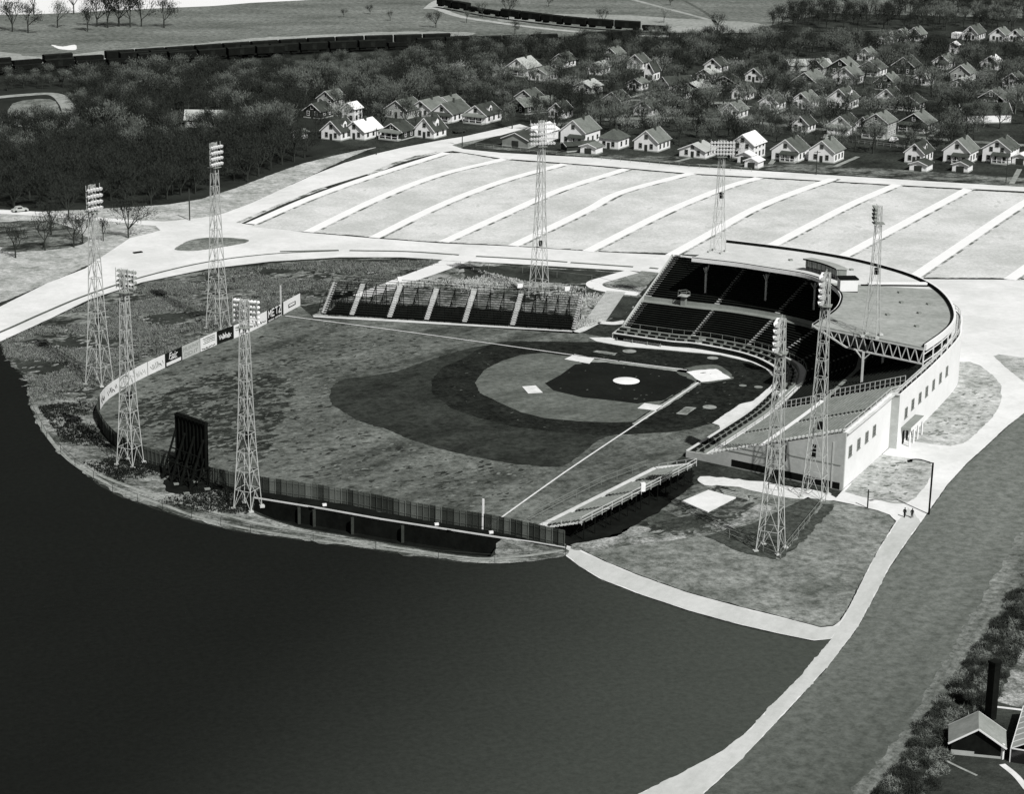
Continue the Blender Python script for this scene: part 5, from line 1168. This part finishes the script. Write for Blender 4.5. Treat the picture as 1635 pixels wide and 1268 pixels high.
A, Bq = P(1612, 1218), P(1632, 1150); d = (Bq-A).normalized(); n = Vector((d.y, -d.x, 0)); L_ = (Bq-A).length
if n.dot(P(1660, 1190)-A) < 0: n = -n
b = B()
for k in range(8):
    p = A+d*L_*k/7; b.beam(p, p+Vector((0, 0, 2)), .12); b.beam(p+Vector((0, 0, 2)), p+n*2.2+Vector((0, 0, 3.2)), .12); b.beam(p+n*2.2+Vector((0, 0, 3.2)), p+n*4.4+Vector((0, 0, 2)), .12)
for z in (.1, 1, 2): b.beam(A+Vector((0, 0, z)), Bq+Vector((0, 0, z)), .1)
b.beam(A+n*2.2+Vector((0, 0, 3.2)), Bq+n*2.2+Vector((0, 0, 3.2)), .15); b.beam(A+Vector((0, 0, 2)), A+n*4.4+Vector((0, 0, 2)), .12); b.obj('frame', 'trim', gh)
b = B(); b.q(A+Vector((0, 0, 2)), Bq+Vector((0, 0, 2)), Bq+n*2.2+Vector((0, 0, 3.2)), A+n*2.2+Vector((0, 0, 3.2))); b.q(A+n*2.2+Vector((0, 0, 3.2)), Bq+n*2.2+Vector((0, 0, 3.2)), Bq+n*4.4+Vector((0, 0, 2)), A+n*4.4+Vector((0, 0, 2))); b.obj('glazing', 'house_grey', gh)
b = B(); b.q(A, Bq, Bq+Vector((0, 0, 1.95)), A+Vector((0, 0, 1.95))); b.q(A, A+n*4.4, A+n*4.4+Vector((0, 0, 1.95)), A+Vector((0, 0, 1.95))); b.obj('glass_wall', 'glass', gh)
ribbon('plank_walk', [(1600, 1222), (1622, 1240), (1640, 1262)], .9, Z(6), 'chalk'); ribbon('plank_walk', [(1590, 1130), (1640, 1136)], .6, Z(6), 'chalk'); ribbon('plank_walk', [(1532, 1160), (1556, 1163)], .5, Z(6), 'chalk'); ribbon('plank_walk', [(1500, 1210), (1522, 1222), (1560, 1240)], .4, Z(6), 'chalk_soft')

# ------------------------------------------------------------ railway
def boxcar_protos():
    b = B(); b.box((0, 0, 1.1), 11.8, 2.9, 2.7); body = b.mesh('body', 'iron')
    b = B(); 
    b.v = [(-6, -1.55, 3.8), (6, -1.55, 3.8), (6, 0, 4.25), (-6, 0, 4.25), (-6, 1.55, 3.8), (6, 1.55, 3.8)]; b.f = [(0, 1, 2, 3), (3, 2, 5, 4), (0, 3, 4), (1, 5, 2)]; roof = b.mesh('roof', 'iron_top')
    door = B().box((0, -1.5, 1.2), 2.0, .1, 2.4).mesh('door', 'iron_top')
    b = B()
    for x in (-4.2, 4.2): b.box((x, 0, 0.1), 2.6, 2.0, .95)
    b.box((0, 0, .75), 8.6, .5, .3); tr = b.mesh('wheel_truck', 'black')
    b = B(); b.box((0, 0, 1.1), 11.8, 2.9, 1.5); gon = b.mesh('body', 'iron')
    return body, roof, door, tr, gon
BC = boxcar_protos()
rc = random.Random(4)
def train(pts, lab, grp, gon=.2, skip=()):
    L = cr([P(*p) for p in pts], 8); cu = [0]
    for a, c in zip(L[:-1], L[1:]): cu.append(cu[-1]+(c-a).length)
    s = 6.3; k = 0
    while s < cu[-1]-5:
        i = next(i for i in range(len(cu)-1) if cu[i+1] >= s); p = L[i].lerp(L[i+1], (s-cu[i])/(cu[i+1]-cu[i])); d = L[i+1]-L[i]
        if not any(a <= k < c for a, c in skip):
            t = thing('freight_car', lab, 'freight car', p+Vector((0, 0, .9)), atan2(d.y, d.x), grp); g_ = rc.random() < gon
            link('body', BC[4] if g_ else BC[0], t); link('wheel_truck', BC[3], t)
            if not g_: link('roof', BC[1], t); link('door', BC[2], t)
        s += 13.0; k += 1
sheet('rail_bed', [(-80, 128), (0, 118), (200, 104), (400, 89), (520, 84), (690, 78), (860, 72), (1000, 66), (1050, 63), (1050, 58), (860, 60), (680, 66), (520, 73), (400, 79), (200, 92), (0, 106), (-80, 112)], Z(4), 'ditch')
train([(-30, 123), (100, 113), (250, 103), (400, 93), (470, 90)], 'dark freight car of the nearest row, on the track next to the woods', 'freight cars on the nearest track')
train([(190, 103), (330, 95), (520, 85), (700, 78), (880, 72), (1035, 64)], 'dark freight car of the long middle row behind the woods', 'freight cars on the middle track')
train([(-30, 115), (100, 105), (260, 95), (400, 85), (540, 77), (690, 72), (770, 69)], 'dark freight car of the far row against the pale field', 'freight cars on the far track')
train([(700, 12), (740, 19), (790, 28), (850, 36), (920, 44), (1000, 50), (1080, 54)], 'dark freight car on the curving embankment line to the upper right', 'freight cars on the curving line')
ribbon('embankment', [(690, 10), (735, 26), (790, 35), (850, 43), (920, 50), (1010, 56), (1100, 58)], 5, Z(5), 'ballast')
ribbon('embankment', [(690, 14), (702, 4), (716, -2)], 9, Z(6), 'ballast')
for pts in ([(-60, 125), (250, 103.6), (520, 85.6), (880, 72.6), (1040, 64), (1240, 52), (1420, 50)], [(-60, 118), (260, 95.6), (540, 77.6), (770, 69)]):
    L = cr([P(*p) for p in pts], 8); b = B()
    for a, c in zip(L[:-1], L[1:]):
        dd = (c-a).normalized(); nn = Vector((-dd.y, dd.x, 0))
        for s_ in (-.72, .72): b.beam(a+nn*s_+Vector((0, 0, .35)), c+nn*s_+Vector((0, 0, .35)), .12)
    tag(b.obj('rail', 'iron_top'), kind='structure')

# ------------------------------------------------------------ trees
def tree_mesh(seed, h=10, spread=.42, nt=620, ttype='bare', up=.75):
    r = random.Random(seed); b = B(); tips = []
    hb = h*r.uniform(.18, .3)
    def limb(p, d, ln, w, lev):
        q = p+d*ln
        b.beam(p, q, w*.8)
        if lev == 0: tips.append((q, d)); return
        n = r.choice((2, 3, 3))
        for k in range(n):
            nd = (d+Vector((r.uniform(-1, 1), r.uniform(-1, 1), r.uniform(-.15, .6)))*.62).normalized()
            limb(q, nd, ln*r.uniform(.6, .85), w*.62, lev-1)
        tips.append((q, d))
    b.beam((0, 0, -.2), (0, 0, hb), h*.032)
    for k in range(r.choice((3, 4, 5))):
        a = r.uniform(0, 2*pi); e = r.uniform(.55, 1.3) if k else 1.45
        limb(Vector((0, 0, hb*r.uniform(.85, 1))), Vector((cos(a)*cos(e)*spread*2, sin(a)*cos(e)*spread*2, sin(e))).normalized(), h*.27, h*.022, 2)
    mz = max(t[0].z for t in tips); k_ = h*.88/mz
    if k_ < 1: b.v = [(x, y, z*k_ if z > hb else z) for x, y, z in b.v]; tips = [(Vector((t.x, t.y, t.z*k_)), d) for t, d in tips]
    c = B()
    for i in range(nt):
        p, d = r.choice(tips); s = h*.085
        o = p+Vector((r.gauss(0, 1), r.gauss(0, 1), r.gauss(.1, .75)))*s*1.05
        dd = (d*.8+Vector((r.uniform(-1, 1), r.uniform(-1, 1), r.uniform(-.2, 1)*up))).normalized()*r.uniform(.5, 1.25)*h*.085
        w = Vector((r.uniform(-1, 1), r.uniform(-1, 1), r.uniform(-.5, .5))).normalized()*r.uniform(.05, .11)*h/10
        c.q(o-w, o+w, o+dd)
    return b, c
PRT = []
for k, (hh, sp, nn_, tb, tw) in enumerate(((10, .45, 900, 'bark', 'twig_dark'), (11, .5, 1000, 'bark', 'twig_dark'), (9, .55, 850, 'bark', 'twig_dark'), (10, .5, 800, 'bark', 'twig_mid'), (9, .6, 900, 'bark', 'twig_mid'), (10, .4, 750, 'bark_pale', 'twig_pale'), (10, .55, 520, 'bark', 'twig_dark'), (8, .6, 800, 'bark', 'twig_mid'))):
    a, c = tree_mesh(100+k, hh, sp, nn_); PRT.append((a.mesh('trunk', tb), c.mesh('crown', tw), hh, a, c, tw))
rt = random.Random(11)
def inpoly(x, y, pl):
    r = False; n = len(pl); j = n-1
    for i in range(n):
        if (pl[i][1] > y) != (pl[j][1] > y) and x < (pl[j][0]-pl[i][0])*(y-pl[i][1])/(pl[j][1]-pl[i][1])+pl[i][0]: r = not r
        j = i
    return r
def near_house(p, m=1.2):
    for c, th, L, W in footprints:
        dx, dy = p.x-c.x, p.y-c.y; u = dx*cos(th)+dy*sin(th); v = -dx*sin(th)+dy*cos(th)
        if -m-2.5 < u < L+m and -m-2.5 < v < W+m: return True
        # keep the line of sight to the fronts fairly open
        q = (CAMP-Vector((c.x, c.y, 0))); q.z = 0; q.normalize()
        w = Vector((dx, dy, 0)); al = w.dot(q)
        if 0 < al < 20 and (w-Vector((-sin(th), cos(th), 0))*W/2-q*al).length < 7.0 : return 'front'
    return False
SPOTS = []
def scatter(poly, n, hr, kinds, grp, mind=3.2, front=.0, lab=None):
    W_ = [P(*p) for p in poly]; x0, x1 = min(p.x for p in W_), max(p.x for p in W_); y0, y1 = min(p.y for p in W_), max(p.y for p in W_); pl = [(p.x, p.y) for p in W_]
    c = 0; tries = 0
    while c < n and tries < n*40:
        tries += 1; x, y = rt.uniform(x0, x1), rt.uniform(y0, y1)
        if not inpoly(x, y, pl): continue
        p = Vector((x, y, 0)); nh = near_house(p)
        if nh is True or (nh == 'front' and rt.random() > front): continue
        if any(abs(q[0].x-x) < mind and abs(q[0].y-y) < mind for q in SPOTS): continue
        SPOTS.append((p, rt.uniform(*hr), rt.choice(kinds), grp)); c += 1
D_, M_, L_k = (0, 1, 2), (3, 4, 7), (5,)
scatter([(-10, 335), (100, 335), (170, 330), (240, 328), (300, 316), (400, 290), (480, 255), (560, 232), (500, 215), (380, 235), (240, 265), (-10, 270)], 150, (7.5, 12.5), D_, 'woodf', 3.2)
scatter([(-20, 270), (240, 262), (380, 232), (500, 212), (505, 170), (480, 140), (330, 125), (200, 130), (125, 140), (118, 210), (-20, 215)], 290, (7, 12), (0, 1, 2, 0, 1, 3, 7), 'woodb', 3.6)
scatter([(-20, 150), (20, 128), (330, 118), (500, 104), (640, 98), (660, 120), (520, 140), (330, 128), (125, 138)], 130, (4, 7), (0, 2, 3, 7), 'woodr', 3.6)
scatter([(480, 140), (520, 112), (700, 90), (900, 82), (1050, 74), (1240, 70), (1400, 72), (1640, 90), (1640, 110), (1500, 100), (1300, 92), (1200, 100), (1180, 125), (960, 110), (830, 100), (640, 150), (510, 168)], 300, (6, 11), (0, 1, 2, 3, 4, 7, 1, 0), 'townr', 4, .3)
scatter([(510, 170), (640, 150), (830, 120), (1180, 125), (1240, 105), (1500, 105), (1640, 112), (1640, 200), (1500, 250), (1240, 240), (1100, 235), (870, 215), (760, 200), (600, 225), (545, 222)], 360, (6, 12), (3, 4, 7, 0, 4, 5, 6, 1), 'town', 4.2, .05)
scatter([(1225, 36), (1300, 24), (1500, 16), (1640, 14), (1640, 52), (1560, 50), (1480, 50), (1400, 48), (1300, 46), (1230, 48)], 110, (7, 12), (0, 1, 2, 3), 'woodn', 4.5, .3)
scatter([(1500, 12), (1640, 10), (1640, -14), (1480, -10), (1380, -4)], 60, (8, 12), (0, 1, 2), 'woodn', 5)
def plant(x, y, h, kind, lab=None, cat='tree', grp=None, nm='bare_tree'):
    p = P(x, y); t = thing(nm, lab, cat, p, rt.uniform(0, 6), grp); k = PRT[kind]; s = h/k[2]
    link('trunk', k[0], t, scl=(s, s, s)); link('crown', k[1], t, scl=(s, s, s)); return t
# single trees one can point at
plant(205, 380, 12, 0, 'lone bare tree by the junction, just left of the road')
plant(110, 352, 11, 6, 'bare forked tree right of the park drive in the left park'); plant(72, 400, 10, 6, 'bare tree cluster with bare trunks low in the left park')
plant(118, 395, 9, 6, 'slim bare tree between the two park clearings'); plant(132, 388, 8.5, 6, 'slim bare tree right of its neighbour in the park clearing'); plant(165, 385, 6.5, 6, 'small bare tree close behind the tallest left light tower')
plant(25, 412, 9, 6, 'scraggy bare tree at the left edge of the park'); plant(82, 375, 10, 6, 'bare tree with twin stems in the middle of the park')
plant(1168, 258, 8, 6, 'dark spreading bare tree in front of the half-hidden white cottage'); plant(1160, 256, 7, 0, 'dark bare tree left behind the far lamp grid')
for x, y, h, k, l in ((54, 22, 8, 6, 'bare tree on the skyline bank at the far left, leftmost of the tall ones'), (118, 22, 9, 6, 'tall bare tree on the skyline bank right of the leftmost'), (20, 50, 9, 2, 'dark bushy tree on the bank at the far left corner'), (45, 52, 8, 1, 'round bushy tree on the bank right of the corner tree'), (92, 44, 7, 4, 'pale-twigged tree below the tall skyline trees'), (140, 50, 7, 1, 'squat bushy tree on the bank below the skyline'),
                      (155, 42, 9, 0, 'bushy tree at the left end of the dark clump on the bank'), (172, 44, 9.5, 1, 'bushy tree second in the dark clump on the bank'), (190, 42, 10, 2, 'bushy tree in the middle of the dark clump on the bank'), (208, 43, 9.5, 1, 'bushy tree right of the middle of the dark clump'), (226, 42, 9, 0, 'bushy tree near the right end of the dark clump'), (262, 44, 8, 1, 'separate bushy tree closing the dark clump at right'),
                      (549, 27, 3.4, 2, 'small dark bush alone in the open field, left of its twin'), (591, 22, 3.8, 2, 'dark square-looking bush in the open field'), (623, 33, 4, 6, 'thin small tree in the open field right of the square bush'), (696, 44, 6.5, 2, 'dense round tree beside the curving embankment'), (770, 28, 6, 3, 'grey bushy tree above the curving freight line'), (812, 30, 9, 6, 'tall bare tree above the curving freight line'), (822, 54, 5, 1, 'dark tree in front of the curving freight line'), (876, 10, 5, 0, 'small dark tree at the top edge in the middle'), (962, 42, 7, 6, 'bare tree standing in the striped field right of the freight line'), (1070, 8, 4, 0, 'small dark tree at the top edge by the field road'), (1145, 52, 7.5, 6, 'bare tree by the crossing of the field roads'), (1060, 36, 6, 5, 'pale bare tree in the striped field'), (745, 36, 4.5, 3, 'low bushy tree on the near side of the curving line')):
    plant(x, y, h*(1.75 if x < 300 else 1.3), k, l)
G = {'woodf': ('bare dark tree crowded in the front of the woods left of the road', 'bare trees along the near edge of the left woods'), 'woodb': ('bare tree crowded deep in the dark left woods', 'bare trees deep in the left woods'), 'woodr': ('low bare tree in the belt between woods and railway', 'low trees beside the railway'),
     'townr': ('bare tree in the belt between railway and town', 'trees between the railway and the town'), 'town': ('bare tree standing among the houses of the town', 'trees among the houses'), 'woodn': ('dark tree of the far wood at the upper right', 'trees of the far upper right wood')}
SPOTS.sort(key=lambda s: -s[1]/(s[0]-CAMP).length)
rest = {}
for i, (p, h, k, g) in enumerate(SPOTS):
    K_ = PRT[k]; s = h/K_[2]; a = rt.uniform(0, 2*pi)
    if i < 270:
        lb = G[g][0]
        if g in ('town', 'townr'):
            hi_ = min(range(len(footprints)), key=lambda j: (footprints[j][0]-p).length); px_, py_ = proj(p); hx, hy = proj(footprints[hi_][0])
            side = ('left of' if px_ < hx-16 else 'right of') if abs(px_-hx) > abs(py_-hy)*1.5 else ('behind' if py_ < hy else 'in front of')
            words = HLAB[hi_].split(); words = words[:11]
            while words[-1].strip(',') in ('of', 'the', 'in', 'at', 'and', 'a', 'on', 'with', 'by', 'to', 'from', 'third', 'second'): words.pop()
            lb = 'bare tree '+side+' '+' '.join(words).rstrip(',')
        t = thing('bare_tree', lb, 'tree', p, a, G[g][1]); link('trunk', K_[0], t, scl=(s, s, s)); link('crown', K_[1], t, scl=(s, s, s))
    else:
        tb, cb = rest.setdefault(K_[5], (B(), B()))
        ca, sa = cos(a)*s, sin(a)*s
        n = len(tb.v); tb.v += [(p.x+x*ca-y*sa, p.y+x*sa+y*ca, z*s) for x, y, z in K_[3].v]; tb.f += [tuple(n+j for j in f) for f in K_[3].f]
        n = len(cb.v); cb.v += [(p.x+x*ca-y*sa, p.y+x*sa+y*ca, z*s) for x, y, z in K_[4].v]; cb.f += [tuple(n+j for j in f) for f in K_[4].f]
for k, (tb, cb) in rest.items():
    tag(tb.obj('woodland_trunks', 'bark'), 'trunks and limbs of the remaining bare trees massed beyond the lot', 'woodland', kind='stuff')
    tag(cb.obj('woodland_twigs', k), 'massed bare twigs of the remaining trees beyond the lot', 'woodland', kind='stuff')
# scrub along the lower right edge
BUSHB = []; THK = [B(), B(), B(), B()]
for k, (m, nn_) in enumerate((('grass_mid', 420), ('twig_dark', 420), ('grass_pale', 360), ('grass_dark', 420))):
    r = random.Random(50+k); c = B()
    for i in range(nn_):
        a = r.uniform(0, 2*pi); rr = r.uniform(0, 1)**.6*1.1; o = Vector((rr*cos(a), rr*sin(a), r.uniform(0, 1.0)*(1.2-rr*.6))); dd = Vector((r.uniform(-1, 1), r.uniform(-1, 1), r.uniform(-.3, 1))).normalized()*r.uniform(.15, .7); w = Vector((r.uniform(-1, 1), r.uniform(-1, 1), r.uniform(-.4, .4))).normalized()*r.uniform(.015, .06)
        c.q(o-w, o+w, o+dd)
    BUSHB.append(c)
pl = [(1640, 915), (1600, 985), (1550, 1055), (1500, 1120), (1465, 1165), (1440, 1225), (1400, 1275), (1480, 1285), (1510, 1215), (1520, 1180), (1560, 1150), (1590, 1120), (1600, 1080), (1640, 1030)]
Wp = [(P(*p).x, P(*p).y) for p in pl]; n = 0
while n < 420:
    x, y = rt.uniform(min(p[0] for p in Wp), max(p[0] for p in Wp)), rt.uniform(min(p[1] for p in Wp), max(p[1] for p in Wp))
    if not inpoly(x, y, Wp) or near_house(Vector((x, y, 0)), .2) is True: continue
    s = rt.uniform(.4, 1.25); k = rt.randrange(4); a = rt.uniform(0, 6.3); bb, src_ = THK[k], BUSHB[k]; nn_ = len(bb.v); zz_ = rt.uniform(.7, 1.3); bb.v += [(x+s*(q[0]*cos(a)-q[1]*sin(a)), y+s*(q[0]*sin(a)+q[1]*cos(a)), q[2]*s*zz_) for q in src_.v]; bb.f += [tuple(nn_+j for j in f) for f in src_.f]; n += 1
for k, bb in enumerate(THK): tag(bb.obj('thicket', ('lawn_dark', 'twig_dark', 'grass_mid', 'grass_dark')[k]), ('grey', 'dark', 'pale', 'blackish')[k]+' tangled brush of the overgrown strip by the bottom right garage', 'brush', kind='stuff')
# grass tufts: stuff
def tufts(name, poly, n, h, m, lab, holes=()):
    W_ = [P(*p) for p in poly]; x0, x1 = min(p.x for p in W_), max(p.x for p in W_); y0, y1 = min(p.y for p in W_), max(p.y for p in W_); pl = [(p.x, p.y) for p in W_]; b = B(); c = 0; r = random.Random(len(poly)*n)
    cl = []
    while c < n:
        x, y = r.uniform(x0, x1), r.uniform(y0, y1)
        if not inpoly(x, y, pl): continue
        if sin(x*.23+2*sin(y*.11))+sin(y*.31+x*.07)+r.uniform(-.9, .9) < .2: continue
        for j in range(5):
            a = r.uniform(0, 2*pi); q = r.uniform(0, .5); o = Vector((x+q*cos(a), y+q*sin(a), .1)); hh = h*r.uniform(.5, 1.2); w = Vector((sin(a), -cos(a), 0))*.09
            b.q(o-w, o+w, o+Vector((cos(a)*.3*hh, sin(a)*.3*hh, hh)))
        c += 1
    return tag(b.obj(name, m), lab, 'grass', kind='stuff')
RG = [(0, 548), (76, 516), (144, 484), (227, 457), (329, 436), (430, 425), (541, 418), (640, 417), (700, 420), (581, 465), (478, 486), (400, 520), (346, 541), (290, 566), (235, 590), (205, 606), (180, 622), (150, 655), (120, 640), (60, 640), (47, 650), (45, 612), (12, 575)]
tufts('tall_grass', RG, 12000, .42, 'grass_mid', 'tall mid-grey grass growing in the rough between road and outfield fence')
tufts('dry_grass', RG, 8000, .45, 'grass_pale', 'pale dry grass growing in the rough between road and outfield fence')
tufts('tall_grass', RG, 8000, .42, 'grass_dark', 'dark weeds growing in the rough between road and outfield fence')
tufts('dry_grass', [(757, 430), (860, 455), (940, 460), (985, 470), (950, 520), (922, 526), (905, 485), (640, 460), (560, 462), (700, 445)], 2500, .4, 'grass_pale', 'pale dry grass on the slope behind the right field bleachers')
tufts('dry_grass', [(60, 650), (150, 640), (154, 690), (185, 722), (300, 768), (400, 795), (400, 840), (260, 806), (120, 735)], 3000, .38, 'grass_pale', 'pale dry grass on the bank outside the outfield fence')
tufts('tall_grass', [(60, 650), (150, 640), (154, 690), (185, 722), (300, 768), (400, 795), (400, 840), (260, 806), (120, 735)], 3000, .38, 'grass_dark', 'dark weeds on the bank outside the outfield fence')
